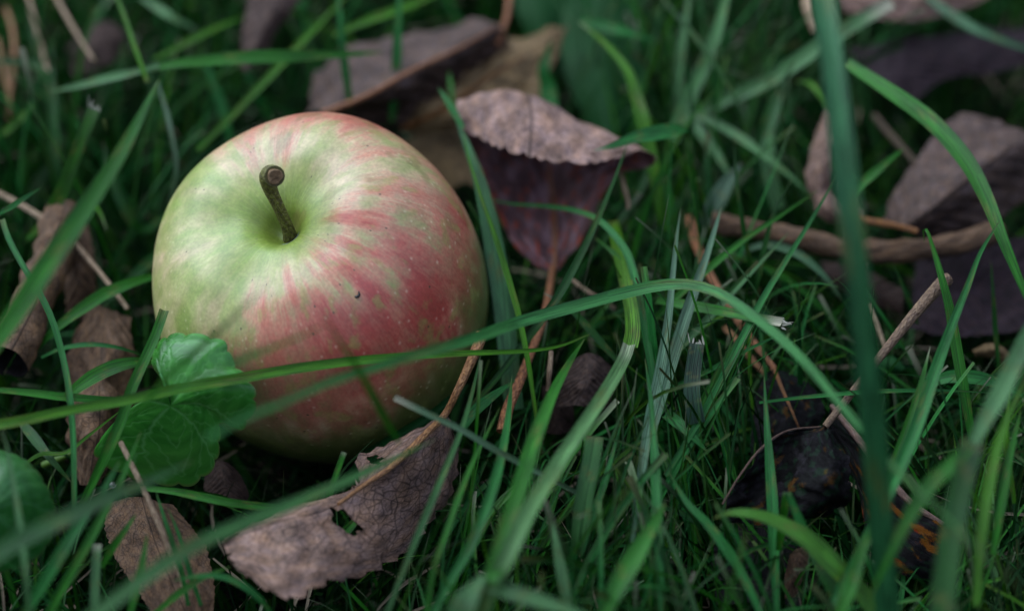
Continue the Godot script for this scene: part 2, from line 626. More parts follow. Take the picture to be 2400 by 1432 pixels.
func apple_texture() -> ImageTexture:
	var W := 1400
	var H := 800
	var d := PackedByteArray(); d.resize(W * H * 3)
	var streak := fbm(41, 1.0, 4)
	var fine := fbm(42, 1.0, 3)
	var cloud := fbm(43, 1.0, 4)
	var mott := fbm(46, 1.0, 3)
	var pits := fbm(44, 1.0, 1, FastNoiseLite.TYPE_CELLULAR)
	pits.cellular_return_type = FastNoiseLite.RETURN_DISTANCE
	pits.cellular_jitter = 0.9
	var pick := fbm(45, 1.0, 1, FastNoiseLite.TYPE_CELLULAR)
	pick.cellular_return_type = FastNoiseLite.RETURN_CELL_VALUE
	pick.cellular_jitter = 0.9
	pick.seed = 44
	var green := Color(0.510, 0.570, 0.285)
	var pale := Color(0.690, 0.605, 0.470)
	var blush := Color(0.655, 0.395, 0.310)
	var red := Color(0.560, 0.185, 0.165)
	var olive := Color(0.50, 0.53, 0.26)
	for x in W:
		var phi := (float(x) / W - 0.5) * TAU          # 0 faces the viewer, positive to the right
		var cx := sin(phi)
		var cz := cos(phi)
		var ph := rad_to_deg(phi)
		# how far round the blush reaches
		var reach := smoothstep(-80.0, -8.0, ph) if ph > -82.0 else 0.0
		if ph < -135.0:
			reach = 1.0 - smoothstep(150.0, 205.0, ph + 360.0)
		var gap := exp(-pow((ph - 84.0) / 36.0, 2.0))   # a paler strip between two flushes near the shoulder
		for y in H:
			var v := float(y) / H                       # 0 in the hollow, 1 at the eye
			var n1 := streak.get_noise_3d(cx * 8.0, cz * 8.0, v * 9.0)
			var n2 := fine.get_noise_3d(cx * 30.0, cz * 30.0, v * 9.0)
			var n3 := cloud.get_noise_3d(cx * 2.6, cz * 2.6, v * 4.0)
			var th := v * 2.9
			var mot := mott.get_noise_3d(sin(th) * cx * 7.0, cos(th) * 5.5, sin(th) * cz * 7.0)
			var hollow := 1.0 - smoothstep(0.07, 0.16, v)
			var lat := smoothstep(0.10, 0.32, v + n3 * 0.12 + n1 * 0.05)
			var amount := reach * lat * (1.0 - 0.75 * gap * (1.0 - smoothstep(0.30, 0.44, v))) + n3 * 0.30 * reach
			var wet := smoothstep(0.02, 0.3, amount)
			var back := smoothstep(120.0, 165.0, absf(ph))
			var tint := clampf(amount * (0.68 - 0.28 * back) + (n1 * 0.06 + n2 * 0.11 + n3 * 0.07 + mot * 0.20 + fine.get_noise_3d(cx * 60.0, cz * 60.0, v * 80.0) * 0.12) * wet, 0.0, 1.0)
			tint *= (1.0 + 0.30 * exp(-pow((ph - 38.0) / 40.0, 2.0))) * (1.0 - 0.80 * smoothstep(0.36, 0.55, v + mot * 0.10))
			var c := green.lerp(pale, clampf(0.34 + n3 * 0.7 + mot * 0.4 + n1 * 0.2 + reach * 0.5, 0.0, 1.0))
			c = c.lerp(blush, smoothstep(-0.02, 0.62, tint) * 0.92)
			c = c.lerp(red, smoothstep(0.46, 1.02, tint) * 0.72)
			c = c.lerp(Color(0.24, 0.30, 0.10), smoothstep(0.37, 0.56, v - n3 * 0.08) * 0.88 * (1.0 - 0.45 * tint))
			c = c.lerp(Color(0.44, 0.53, 0.19), hollow * 0.85)
			c = c.lerp(Color(0.33, 0.39, 0.09), (1.0 - smoothstep(0.01, 0.085, v)) * 0.8)
			c = c.lerp(Color(0.80, 0.82, 0.68), hollow * smoothstep(0.1, 0.5, n2 + n1 * 0.4) * 0.14)
			var rub := smoothstep(0.12, 0.50, cloud.get_noise_3d(cx * 5.0 + 9.0, cz * 5.0, v * 14.0))
			c = c.lerp(olive, rub * (0.34 + 0.25 * tint))
			var scuff := smoothstep(0.22, 0.50, mott.get_noise_3d(sin(th) * cx * 4.0 + 20.0, cos(th) * 4.0, sin(th) * cz * 4.0) + n2 * 0.15)
			c = c.lerp(Color(0.40, 0.35, 0.19), scuff * (0.07 + 0.30 * reach * smoothstep(30.0, 100.0, ph)))
			var dust := fine.get_noise_3d(sin(th) * cx * 45.0, cos(th) * 45.0, sin(th) * cz * 45.0) * 0.10 + mot * 0.10
			c = Color(c.r * (1.0 + dust), c.g * (1.0 + dust), c.b * (1.0 + dust))
			var pd := pits.get_noise_2d(x * 0.050, y * 0.050) + 1.0
			var pv := pick.get_noise_2d(x * 0.050, y * 0.050)
			if pv > 0.25:
				c = c.lerp(Color(0.90, 0.86, 0.72), (1.0 - smoothstep(0.03, 0.12 + 0.08 * pv, pd)) * 0.34 * smoothstep(0.15, 0.3, v))
			elif pv < -0.80 and n3 > 0.02:
				c = c.lerp(Color(0.22, 0.20, 0.13), (1.0 - smoothstep(0.03, 0.13, pd)) * 0.7)
			put(d, (y * W + x) * 3, c)
	return rgb_image(W, H, d)


# ------------------------------------------------------------------ the apple

func build_apple() -> void:
	# its axis leans towards the viewer and a little to the left
	var toward := Vector3(-0.222, 0.495, 0.840).normalized()
	var up := (cam_basis * toward).normalized()
	var z := (cam_at - APPLE_AT).normalized()
	z = (z - up * z.dot(up)).normalized()
	apple_basis = Basis(up.cross(z), up, z)
	var o := thing("apple", "ripe windfall apple, green on one side and blushed red on the other", "apple", Vector3(APPLE_AT.x, 0.0, APPLE_AT.z))
	var prof := PackedVector3Array()
	for q in [[0.0, 0.555], [0.045, 0.56], [0.085, 0.60], [0.13, 0.665], [0.19, 0.715], [0.28, 0.748], [0.42, 0.772], [0.57, 0.752], [0.74, 0.655], [0.885, 0.475], [0.972, 0.235], [1.0, -0.03], [0.975, -0.31], [0.90, -0.575], [0.78, -0.79], [0.62, -0.935], [0.46, -0.98], [0.31, -0.95], [0.19, -0.86], [0.08, -0.79], [0.0, -0.77]]:
		prof.append(Vector3(q[0], q[1], 0.0))
	var nv := 150
	var nu := 220
	var line := even(prof, nv)
	var b := Buf.new()
	for k in nv + 1:
		for j in nu + 1:
			var a := (float(j) / nu - 0.5) * TAU
			var r := line[k].x
			var y := line[k].y
			var body := smoothstep(0.2, 0.9, r)
			var lump := 1.0 + body * (0.012 * cos(a * 5.0 + 0.6) * (0.4 + absf(y)) + 0.010 * cos(a - 1.2) + 0.012 * cos(a * 2.0 + 0.4))
			y += body * (1.0 - absf(y)) * 0.035 * cos(a - 1.9) + 0.018 * cos(a * 5.0 + 0.9) * smoothstep(0.15, 0.4, r) * (1.0 - smoothstep(0.5, 0.8, r)) * (1.0 if y > 0.0 else 0.6)
			y += 0.035 * cos(a - 1.7) * smoothstep(0.15, 0.45, r) * (1.0 - smoothstep(0.6, 1.0, r)) * (1.0 if y > 0.0 else 0.0)
			b.v.append(Vector3(sin(a) * r * lump, y, cos(a) * r * lump) * APPLE_R)
			b.uv.append(Vector2(float(j) / nu, float(k) / nv))
			b.n.append(Vector3.ZERO)
	for k in nv + 1:
		for j in nu + 1:
			var jl := j - 1 if j > 0 else nu - 1
			var jr := j + 1 if j < nu else 1
			var kk := clampi(k, 1, nv - 1)
			var du := b.v[kk * (nu + 1) + jr] - b.v[kk * (nu + 1) + jl]
			var dv := b.v[(kk + 1) * (nu + 1) + j] - b.v[(kk - 1) * (nu + 1) + j]
			b.n[k * (nu + 1) + j] = dv.cross(du).normalized()
	for k in nv:
		for j in nu:
			var a := k * (nu + 1) + j
			b.quad(a, a + nu + 1, a + nu + 2, a + 1)
	var skin := plain(Color.WHITE, 0.40)
	skin.albedo_texture = apple_texture()
	skin.metallic_specular = 0.5
	var sk := part("skin", b.mesh(skin), o)
	sk.transform = Transform3D(apple_basis, APPLE_AT - o.position)
	# stem: rises from the hollow, hooks towards the viewer
	var foot := APPLE_AT + up * (APPLE_R * 0.525)
	var fu := seen_at(foot)
	var fd := -(cam_basis.inverse() * (foot - cam_at)).z
	var sp := PackedVector3Array()
	for q in [[684, 572, 0.0], [672, 530, 0.45], [652, 485, 0.85], [634, 446, 1.15], [627, 419, 1.42], [633, 409, 1.60], [643, 413, 1.88]]:
		var dd: float = fd - q[2] * 0.01
		sp.append(cam_at + cam_basis * Vector3((q[0] - 1200.0) / FOCAL_PX * dd, -(q[1] - 716.0) / FOCAL_PX * dd, -dd))
	print("stem foot seen at ", fu, " apple centre ", seen_at(APPLE_AT))
	var st := part("stem", tube(sp, [0.0022, 0.0015, 0.0013, 0.0013, 0.0014, 0.0017, 0.0021, 0.0023], M.fruit_stem, 14, 40), o)
	st.position = -o.position
	# the broken end of the stem: a raised rim round a pale core
	var tip: Vector3 = sp[6]
	var out_dir := (sp[6] - sp[5]).normalized()
	var cb := Buf.new()
	var e1 := out_dir.cross(Vector3.UP).normalized()
	var e2 := out_dir.cross(e1)
	var rings := [[0.0, 0.0004], [0.5, 0.0005], [0.8, 0.0001], [1.1, 0.0003], [1.6, 0.0002], [1.95, 0.0004], [2.3, 0.0002], [2.5, -0.0006]]
	for q in rings:
		for j in 19:
			var a := TAU * j / 18
			var wob: float = 1.0 + 0.08 * sin(a * 3.0 + q[0] * 2.0)
			cb.v.append(tip + (e1 * cos(a) + e2 * sin(a)) * q[0] * 0.0007 * wob + out_dir * (q[1] + 0.00035 + 0.0001 * sin(a * 5.0)))
			cb.n.append(out_dir)
			cb.uv.append(Vector2(a, q[0]))
	for k in rings.size() - 1:
		for j in 18:
			var a := k * 19 + j
			cb.quad(a, a + 19, a + 20, a + 1)
	var cm := SurfaceTool.new()
	cm.create_from(cb.mesh(M.cut_wood), 0)
	cm.generate_normals()
	cm.set_material(M.cut_wood)
	var ce := part("cut_end", cm.commit(), st)
	ce.name = "cut_end"
	# a loop of pale web round the foot of the stem
	var ring := PackedVector3Array()
	for j in 15:
		var a := lerpf(-0.9, 3.5, j / 14.0)
		ring.append(foot + up * 0.0024 + apple_basis.x * cos(a) * 0.0032 + apple_basis.z * sin(a) * 0.0030)
	var wb := part("web", tube(ring, [0.0001, 0.0002, 0.00028, 0.0002, 0.0001], M.web, 6, 40), o)
	wb.position = -o.position
	# a curled crumb of earth stuck to the skin
	var sx := (836.0 - 1200.0) / FOCAL_PX
	var sy := -(688.0 - 716.0) / FOCAL_PX
	var ray := (cam_basis * Vector3(sx, sy, -1.0)).normalized()
	var oc := cam_at - APPLE_AT
	var bb := oc.dot(ray)
	var hit := cam_at + ray * (-bb - sqrt(maxf(0.0, bb * bb - oc.length_squared() + pow(APPLE_R * 0.985, 2.0))))
	var lx := cam_basis.x
	var ly := cam_basis.y
	var lz := cam_basis.z
	var sb := tube(PackedVector3Array([hit - lx * 0.0004 - ly * 0.0006, hit + ly * -0.0007 + lz * 0.0003, hit + lx * 0.0005 - ly * 0.0003 + lz * 0.0004, hit + lx * 0.0004 + ly * 0.0005 + lz * 0.0003]), [0.0002, 0.00035, 0.0003, 0.0001], M.speck, 6, 10)
	var fx := (cam_basis * Vector3((822.0 - 1200.0) / FOCAL_PX, -(898.0 - 716.0) / FOCAL_PX, -1.0)).normalized()
	var fb := oc.dot(fx)
	var fh := cam_at + fx * (-fb - sqrt(maxf(0.0, fb * fb - oc.length_squared() + pow(APPLE_R, 2.0))))
	straw("tiny tan flake of dry leaf stuck to the front of the apple", 7, [], M.straw, "dry_flake", PackedVector3Array([fh - lx * 0.0013 + ly * 0.0003, fh - lx * 0.0004, fh + lx * 0.0006 - ly * 0.0004, fh + lx * 0.0013 + ly * 0.0002]))
	var spk := part("speck", sb, o)
	spk.position = -o.position


# ------------------------------------------------------------------ grass that stands out

const BLUE := Color(0.021, 0.143, 0.030)
const MID := Color(0.024, 0.142, 0.013)
const LIME := Color(0.050, 0.172, 0.009)
const DARK := Color(0.012, 0.066, 0.009)
const PALE := Color(0.077, 0.188, 0.070)
const STRAW := Color(0.33, 0.26, 0.19)


# px: the width in pixels of the 2400-pixel frame
func blade(label: String, tint: Color, px: float, a: Array, look := {}) -> void:
	var p := even(pts(a), look.get("steps", 26))
	var mid := p[p.size() / 2]
	var dist := -(cam_basis.inverse() * (mid - cam_at)).z
	var b := Buf.new()
	var l := look.duplicate()
	l.across = 4
	l.wear = 0.55
	add_blade(b, p, px / FOCAL_PX * dist * 0.97, tint, l)
	if look.get("tip", "") == "cut" and look.get("fray", false):
		var n := p.size() - 1
		var t := (p[n] - p[n - 1]).normalized()
		var w := t.cross((cam_at - p[n]).normalized()).normalized()
		for k in 6:
			var q := p[n] + w * (float(k) / 5.0 - 0.5) * px / FOCAL_PX * dist * 0.8
			var f := PackedVector3Array()
			for j in 4:
				f.append(q + t * (0.0003 + 0.0026 * pow(absf(sin(k * 2.7 + px)), 2.0)) * j / 3.0 + w * sin(k * 5.0 + px) * 0.0003 * j)
			add_blade(b, f, 0.00022 + 0.0003 * absf(sin(k * 4.1)), Color(0.5, 0.48, 0.40), {"fold": 0.1, "across": 2})
	solo(look.get("called", "grass_blade"), b.mesh(M.grass), label, look.get("kind", "grass blade"), look.get("group", "grass blades standing out of the lawn"))


func straw(label: String, px: float, a: Array, mat: Material, called := "dry_stalk", given := PackedVector3Array()) -> void:
	var p := pts(a) if given.is_empty() else given
	var mid := p[p.size() / 2]
	var r := px * 0.5 / FOCAL_PX * -(cam_basis.inverse() * (mid - cam_at)).z
	solo(called, tube(p, [r * 0.9, r, r * 1.05, r * 0.85, r * 0.8], mat, 7, 30), label, "dry stalk", "dry stalks lying in the grass")


func _ready() -> void:
	# ---- camera, sky, sun, exposure
	var dz := 0.5
	var off := Vector3((741.0 - 1200.0) / FOCAL_PX, -(667.0 - 716.0) / FOCAL_PX, -1.0) * dz
	cam_at = APPLE_AT - cam_basis * off
	var cam := Camera3D.new()
	cam.name = "camera"
	cam.transform = Transform3D(cam_basis, cam_at)
	var lens := CameraAttributesPhysical.new()
	lens.frustum_focal_length = 12.0 / tan(deg_to_rad(8.0))
	lens.frustum_focus_distance = 0.474
	lens.exposure_aperture = 6.3
	lens.frustum_near = 0.02
	lens.frustum_far = 200.0
	cam.attributes = lens
	add_child(cam)
	cam.fov = 16.0
	cam.near = 0.02
	cam.far = 200.0
	cam.current = true
	var sky_mat := ProceduralSkyMaterial.new()
	sky_mat.sky_top_color = Color(0.78, 0.85, 1.0)
	sky_mat.sky_horizon_color = Color(0.07, 0.08, 0.10)
	sky_mat.sky_curve = 1.4
	sky_mat.sky_energy_multiplier = 1.15
	sky_mat.ground_bottom_color = Color(0.10, 0.12, 0.09)
	sky_mat.ground_horizon_color = Color(0.20, 0.23, 0.22)
	sky_mat.use_debanding = false
	var env := Environment.new()
	env.background_mode = Environment.BG_SKY
	env.sky = Sky.new()
	env.sky.sky_material = sky_mat
	env.tonemap_mode = Environment.TONE_MAPPER_LINEAR
	env.tonemap_exposure = 2.6
	env.sdfgi_enabled = true
	env.ssao_enabled = true
	env.ssil_enabled = true
	var we := WorldEnvironment.new()
	we.name = "environment"
	we.environment = env
	add_child(we)
	var sun := DirectionalLight3D.new()
	sun.name = "sun"
	sun.light_color = Color(0.87, 0.93, 1.0)
	sun.light_energy = 0.5
	sun.light_angular_distance = 60.0
	sun.shadow_enabled = true
	add_child(sun)
	sun.look_at_from_position(Vector3(-0.80, 1.0, -0.55), Vector3.ZERO, Vector3.UP)

	rng.seed = 20
	make_materials()
	build_ground()
	build_apple()
	build_leaves()
	build_blades()
	build_lawn()


func build_ground() -> void:
	# one sheet: fine and uneven near the apple, flat out to the horizon
	var b := Buf.new()
	var bump := fbm(51, 18.0, 4)
	var xs := PackedFloat32Array()
	for k in 81:
		var t := k / 40.0 - 1.0
		xs.append(signf(t) * (absf(t) * 0.4 + pow(absf(t), 8.0) * 60.0))
	for z in xs:
		for x in xs:
			var y := bump.get_noise_2d(x, z) * 0.006 if absf(x) < 1.5 and absf(z) < 1.5 else 0.0
			b.v.append(Vector3(x, y + SOIL - 0.003, z))
			b.n.append(Vector3.UP)
	for j in 80:
		for k in 80:
			var a := j * 81 + k
			b.quad(a, a + 81, a + 82, a + 1)
	var st := SurfaceTool.new()
	st.create_from(b.mesh(M.soil), 0)
	st.generate_normals()
	st.set_material(M.soil)
	var g := MeshInstance3D.new()
	g.name = "ground"
	g.mesh = st.commit()
	g.set_meta("kind", "structure")
	g.set_meta("label", "dark damp soil under the lawn")
	add_child(g)

func build_leaves() -> void:
	# --- the curled leaf behind the apple: purple upper side, pale underside rolled over the top
	leaf("fallen_leaf", "purple fallen leaf standing behind the apple, its pale toothed margin rolled over", "leaf", [
		[1284, 636, 1.7, 1290, 638, 1.7, 1296, 640, 1.7, 1302, 637, 1.7, 1308, 633, 1.7],
		[1213, 588, 2.0, 1250, 592, 1.8, 1297, 592, 1.7, 1330, 588, 1.9, 1352, 578, 2.1],
		[1168, 508, 2.5, 1225, 505, 2.2, 1292, 500, 2.0, 1345, 498, 2.3, 1398, 492, 2.6],
		[1128, 425, 3.1, 1200, 415, 2.7, 1287, 405, 2.5, 1372, 408, 2.8, 1455, 410, 3.1],
		[1098, 345, 3.8, 1190, 330, 3.4, 1282, 322, 3.2, 1400, 345, 3.3, 1528, 392, 3.5],
		[1072, 236, 4.4, 1150, 216, 4.5, 1240, 226, 4.4, 1390, 296, 4.2, 1538, 372, 3.9],
		[1070, 262, 4.8, 1150, 268, 4.9, 1245, 286, 4.9, 1380, 334, 4.6, 1500, 352, 4.3],
		[1082, 300, 4.6, 1150, 342, 4.7, 1240, 368, 4.7, 1375, 388, 4.5, 1478, 362, 4.3],
	], M.purple, M.mauve, {"face": 0.25, "seed": 4, "teeth": 26.0, "tooth": 0.03, "end_tooth": 0.022, "across": 90, "crinkle": 0.0007, "wave": 70.0, "petiole": [1296, 625, 1.8, 1286, 690, 2.1, 1270, 760, 2.4, 1243, 830, 2.6, 1215, 900, 2.7, 1190, 958, 2.6, 1178, 1012, 2.4], "stalk": [0.0008, 0.0009, 0.0010, 0.0015], "stalk_mat": M.red_stalk, "rib": [1300, 632, 1.85, 1302, 560, 2.0, 1300, 480, 2.25, 1290, 400, 2.65], "rib_mat": M.red_stalk, "rib_r": [0.0006, 0.0004, 0.0002]})
	# teeth run along the rolled edge: a frill of small lobes is part of the sheet's last row
	# --- the torn leaf in front
	leaf("fallen_leaf", "torn brown fallen leaf in front of the apple with insect holes and an upright stalk", "leaf", [
		[1028, 980, 2.9, 1036, 976, 2.95, 1043, 974, 3.0, 1050, 980, 2.95, 1060, 988, 2.8],
		[925, 1032, 2.8, 955, 1030, 3.0, 985, 1030, 3.1, 1040, 1040, 2.5, 1080, 1072, 1.4],
		[838, 1066, 2.6, 880, 1085, 2.8, 922, 1090, 3.0, 1000, 1125, 2.1, 1066, 1160, 0.9],
		[835, 1122, 2.6, 843, 1132, 2.7, 852, 1138, 2.8, 945, 1200, 1.9, 1015, 1225, 0.8],
		[770, 1172, 2.7, 780, 1178, 2.8, 790, 1184, 2.9, 880, 1262, 2.2, 955, 1300, 1.1],
		[664, 1190, 3.1, 696, 1196, 3.2, 728, 1206, 3.2, 800, 1292, 2.8, 870, 1348, 1.9],
		[628, 1216, 3.2, 638, 1220, 3.3, 648, 1226, 3.3, 715, 1318, 3.2, 775, 1372, 2.8],
		[566, 1243, 3.2, 571, 1246, 3.2, 577, 1252, 3.2, 625, 1330, 3.2, 675, 1408, 3.0],
		[515, 1268, 3.1, 517, 1274, 3.1, 519, 1280, 3.1, 535, 1310, 3.1, 562, 1346, 3.0],
	], M.russet, M.brown, {"face": 0.6, "seed": 9, "teeth": 17.0, "tooth": 0.17, "end_tooth": 0.03, "crinkle": 0.0006, "across": 44, "along": 84, "holes": [[0.60, 0.535, 0.085, 0.032], [0.20, 0.235, 0.09, 0.020], [0.02, 0.40, 0.10, 0.03]], "petiole": [1128, 783, 4.2, 1118, 815, 4.1, 1098, 860, 3.9, 1070, 920, 3.6, 1042, 972, 3.1, 1000, 1015, 3.2, 960, 1058, 3.2], "stalk": [0.0014, 0.0010, 0.0008, 0.0008, 0.0008], "rib": [1000, 1015, 3.2, 925, 1088, 3.12, 855, 1136, 2.92, 792, 1182, 3.0], "rib_mat": M.stalk, "rib_r": [0.0008, 0.0007, 0.0005, 0.0004]})
	# --- left side
	leaf("fallen_leaf", "brown leaf rolled into a tube at the left, its dark hollow end open", "leaf", rolled([150, 500, 3.0, 128, 580, 2.9, 95, 680, 2.8, 58, 770, 2.7, 15, 850, 2.6], 0.0050, 0.0058, -95.0, 262.0), M.brown, M.soot, {"face": 0.5, "seed": 21, "tooth": 0.02, "crinkle": 0.0006, "wave": 120.0})
	leaf("fallen_leaf", "brown leaf wedged upright beside the rolled leaf, upper of two", "leaf", [
		[140, 525, 2.3, 175, 515, 2.5, 205, 528, 2.4],
		[140, 600, 2.0, 182, 600, 2.3, 217, 610, 2.1],
		[150, 680, 1.6, 190, 680, 1.8, 222, 690, 1.6],
		[160, 745, 1.1, 190, 745, 1.2, 215, 740, 1.1]], M.brown, M.deep, {"seed": 22, "crinkle": 0.0016, "wave": 55.0, "tooth": 0.08})
	leaf("fallen_leaf", "long brown leaf lying left of the apple behind a bright grass blade", "leaf", [
		[205, 725, 2.0, 250, 716, 2.1, 306, 738, 2.0],
		[168, 800, 1.9, 240, 790, 2.1, 306, 800, 1.8],
		[150, 870, 1.7, 232, 862, 2.3, 304, 868, 1.5],
		[152, 940, 1.5, 230, 934, 2.2, 302, 940, 1.3],
		[164, 1010, 1.3, 230, 1004, 1.9, 294, 1010, 1.1],
		[182, 1076, 1.1, 216, 1074, 1.4, 250, 1080, 1.0],
		[190, 1138, 0.9, 208, 1138, 1.0, 228, 1134, 0.8]], M.brown, M.deep, {"seed": 23, "tooth": 0.10, "teeth": 15.0, "crinkle": 0.0018, "wave": 55.0})
	leaf("fallen_leaf", "net-veined brown leaf flat under the grass at the lower left corner", "leaf", [
		[256, 1178, 1.5, 330, 1168, 1.6, 405, 1185, 1.4],
		[243, 1240, 1.4, 345, 1222, 1.6, 445, 1232, 1.3],
		[268, 1310, 1.3, 370, 1292, 1.5, 482, 1282, 1.2],
		[318, 1385, 1.2, 400, 1365, 1.4, 500, 1360, 1.1],
		[370, 1460, 1.0, 440, 1450, 1.1, 500, 1440, 0.9]], M.brown, M.deep, {"seed": 24, "tooth": 0.07, "teeth": 20.0})
	leaf("fallen_leaf", "small dark brown leaf tucked between the round green leaf and the torn leaf", "leaf", [
		[478, 1112, 0.8, 515, 1082, 1.1, 555, 1100, 0.8],
		[478, 1145, 0.7, 528, 1130, 1.0, 582, 1148, 0.7],
		[490, 1185, 0.5, 540, 1178, 0.7, 584, 1186, 0.5]], M.deep, M.deep, {"seed": 25})
	# --- behind the apple and along the top
	leaf("fallen_leaf", "narrow brown leaf hanging upright at the top edge left of the centre", "leaf", [
		[590, -50, 3.6, 650, -60, 3.9, 725, -50, 3.6],
		[578, 30, 3.3, 635, 25, 3.6, 702, 8, 3.3],
		[562, 95, 3.0, 600, 100, 3.2, 652, 62, 3.0],
		[560, 160, 2.7, 580, 165, 2.8, 618, 125, 2.7]], M.grey, M.deep, {"seed": 31, "crinkle": 0.0013, "wave": 55.0, "tooth": 0.05})
	leaf("fallen_leaf", "large grey-brown leaf folded along its midrib behind the top of the apple", "leaf", [
		[712, 262, 2.2, 735, 262, 2.6, 760, 266, 3.0, 790, 275, 2.6, 812, 288, 2.0],
		[742, 162, 2.4, 800, 200, 2.9, 862, 224, 3.5, 892, 254, 2.6, 912, 292, 1.7],
		[826, 105, 2.6, 900, 130, 3.1, 962, 168, 3.7, 992, 210, 2.7, 1012, 250, 1.7],
		[958, 80, 2.7, 1020, 94, 3.2, 1072, 116, 3.7, 1092, 152, 2.8, 1104, 192, 1.8],
		[1105, 52, 2.9, 1140, 54, 3.2, 1166, 62, 3.4, 1182, 80, 3.0, 1192, 102, 2.4]], M.grey, M.deep, {"face": 0.5, "face_x": 0.2, "seed": 32, "crinkle": 0.0013, "wave": 55.0, "tooth": 0.05, "rib": [755, 266, 3.1, 862, 223, 3.6, 962, 167, 3.8, 1072, 115, 3.8, 1165, 62, 3.5], "rib_mat": M.red_stalk})
	leaf("fallen_leaf", "tan leaf with a pointed tip resting between the folded leaf and the rolled purple leaf", "leaf", [
		[925, 292, 1.5, 945, 302, 1.6, 962, 318, 1.5],
		[1000, 215, 2.0, 1040, 256, 2.3, 1085, 305, 1.8],
		[1090, 142, 2.2, 1140, 186, 2.5, 1210, 262, 1.8],
		[1190, 96, 2.4, 1232, 130, 2.6, 1280, 200, 2.0],
		[1292, 62, 2.7, 1308, 66, 2.7, 1324, 64, 2.6]], M.tan, M.deep, {"seed": 33, "crinkle": 0.0013, "wave": 55.0, "tooth": 0.02, "rib": [945, 302, 1.7, 1040, 256, 2.4, 1140, 186, 2.6, 1232, 130, 2.7], "rib_mat": M.amber_stalk, "petiole": [1165, 105, 3.0, 1178, 70, 3.2, 1190, 30, 3.4, 1196, -30, 3.6], "stalk": [0.0009, 0.0008, 0.0008], "stalk_mat": M.red_stalk})
	leaf("fallen_leaf", "mottled greenish brown leaf half hidden at the right shoulder of the apple", "leaf", [
		[945, 335, 0.9, 1010, 300, 1.1, 1085, 305, 0.9],
		[985, 390, 0.8, 1045, 360, 1.1, 1110, 370, 0.8],
		[1050, 450, 0.6, 1085, 430, 0.8, 1125, 440, 0.6]], M.tan, M.deep, {"seed": 34})
	leaf("fallen_leaf", "dark brown arched leaf lying deep in the grass at the top left", "leaf", [
		[148, 118, 1.2, 160, 145, 0.9, 172, 185, 0.6],
		[198, 70, 1.5, 214, 108, 1.3, 238, 158, 0.8],
		[252, 50, 1.6, 270, 84, 1.4, 294, 125, 0.9],
		[315, 92, 1.2, 322, 112, 1.1, 332, 142, 0.8]], M.grey, M.deep, {"seed": 35})
	# --- right side
	leaf("fallen_leaf", "pinkish brown leaf at the top edge right of the tall blurred grass blade", "leaf", [
		[1955, -60, 3.2, 1965, -20, 3.1, 1978, 24, 2.8],
		[2050, -80, 3.3, 2066, -15, 3.2, 2082, 48, 2.7],
		[2150, -80, 3.3, 2155, -15, 3.2, 2160, 48, 2.7],
		[2250, -80, 3.2, 2262, -30, 3.1, 2278, 12, 2.8],
		[2330, -70, 3.0, 2335, -45, 3.0, 2340, -20, 2.8]], M.mauve, M.deep, {"seed": 41, "crinkle": 0.0013, "wave": 55.0, "tooth": 0.05})
	leaf("fallen_leaf", "dark purple leaf lying in the shade at the upper right edge", "leaf", [
		[1985, 112, 1.8, 2050, 190, 1.6, 2130, 246, 1.4],
		[2100, 92, 1.9, 2165, 145, 1.8, 2215, 190, 1.5],
		[2250, 72, 1.9, 2290, 125, 1.8, 2325, 172, 1.6],
		[2420, 62, 1.8, 2430, 108, 1.8, 2440, 140, 1.6]], M.plum, M.soot, {"seed": 42, "crinkle": 0.0013, "wave": 55.0, "tooth": 0.05})
	leaf("fallen_leaf", "grey-brown leaf with a straight dark midrib at the right edge", "leaf", [
		[2068, 515, 1.9, 2095, 525, 2.2, 2118, 538, 2.4, 2150, 548, 2.0, 2180, 556, 1.6],
		[2108, 430, 2.4, 2150, 456, 2.7, 2188, 490, 2.9, 2220, 520, 2.2, 2250, 552, 1.6],
		[2172, 340, 2.9, 2225, 372, 3.1, 2275, 418, 3.2, 2312, 466, 2.4, 2340, 520, 1.7],
		[2246, 276, 3.2, 2310, 304, 3.4, 2366, 350, 3.4, 2402, 400, 2.6, 2430, 450, 1.9],
		[2345, 284, 3.2, 2400, 296, 3.3, 2450, 318, 3.2, 2480, 340, 2.7, 2500, 370, 2.2]], M.grey, M.grey, {"face": 0.5, "face_x": 0.25, "seed": 43, "crinkle": 0.0013, "wave": 55.0, "tooth": 0.05, "rib": [2118, 538, 2.5, 2188, 490, 3.0, 2275, 418, 3.3, 2366, 350, 3.5], "rib_r": [0.0006, 0.0005, 0.0003], "rib_mat": M.deep})
	leaf("fallen_leaf", "pale crescent of a curled leaf just left of the tall blurred blade", "leaf", [
		[1940, 258, 3.3, 1955, 262, 3.4, 1972, 272, 3.3],
		[1906, 330, 3.0, 1935, 335, 3.3, 1962, 340, 3.1],
		[1896, 412, 2.7, 1922, 405, 3.0, 1946, 402, 2.8],
		[1904, 465, 2.4, 1924, 452, 2.7, 1936, 438, 2.5],
		[1942, 508, 2.2, 1954, 494, 2.5, 1964, 482, 2.3],
		[2010, 528, 2.1, 2016, 514, 2.3, 2022, 502, 2.2]], M.russet, M.deep, {"seed": 44, "crinkle": 0.0013, "wave": 55.0, "tooth": 0.05})
	leaf("fallen_leaf", "brown leaf rolled into a long thin tube lying across the right side", "leaf", rolled([1670, 520, 2.2, 1790, 536, 2.2, 1940, 576, 2.2, 2090, 586, 2.3, 2220, 574, 2.4, 2345, 540, 2.4], 0.0029, 0.0031, -120.0, 200.0), M.brown, M.deep, {"face": 0.5, "seed": 45, "crinkle": 0.0006, "wave": 70.0})
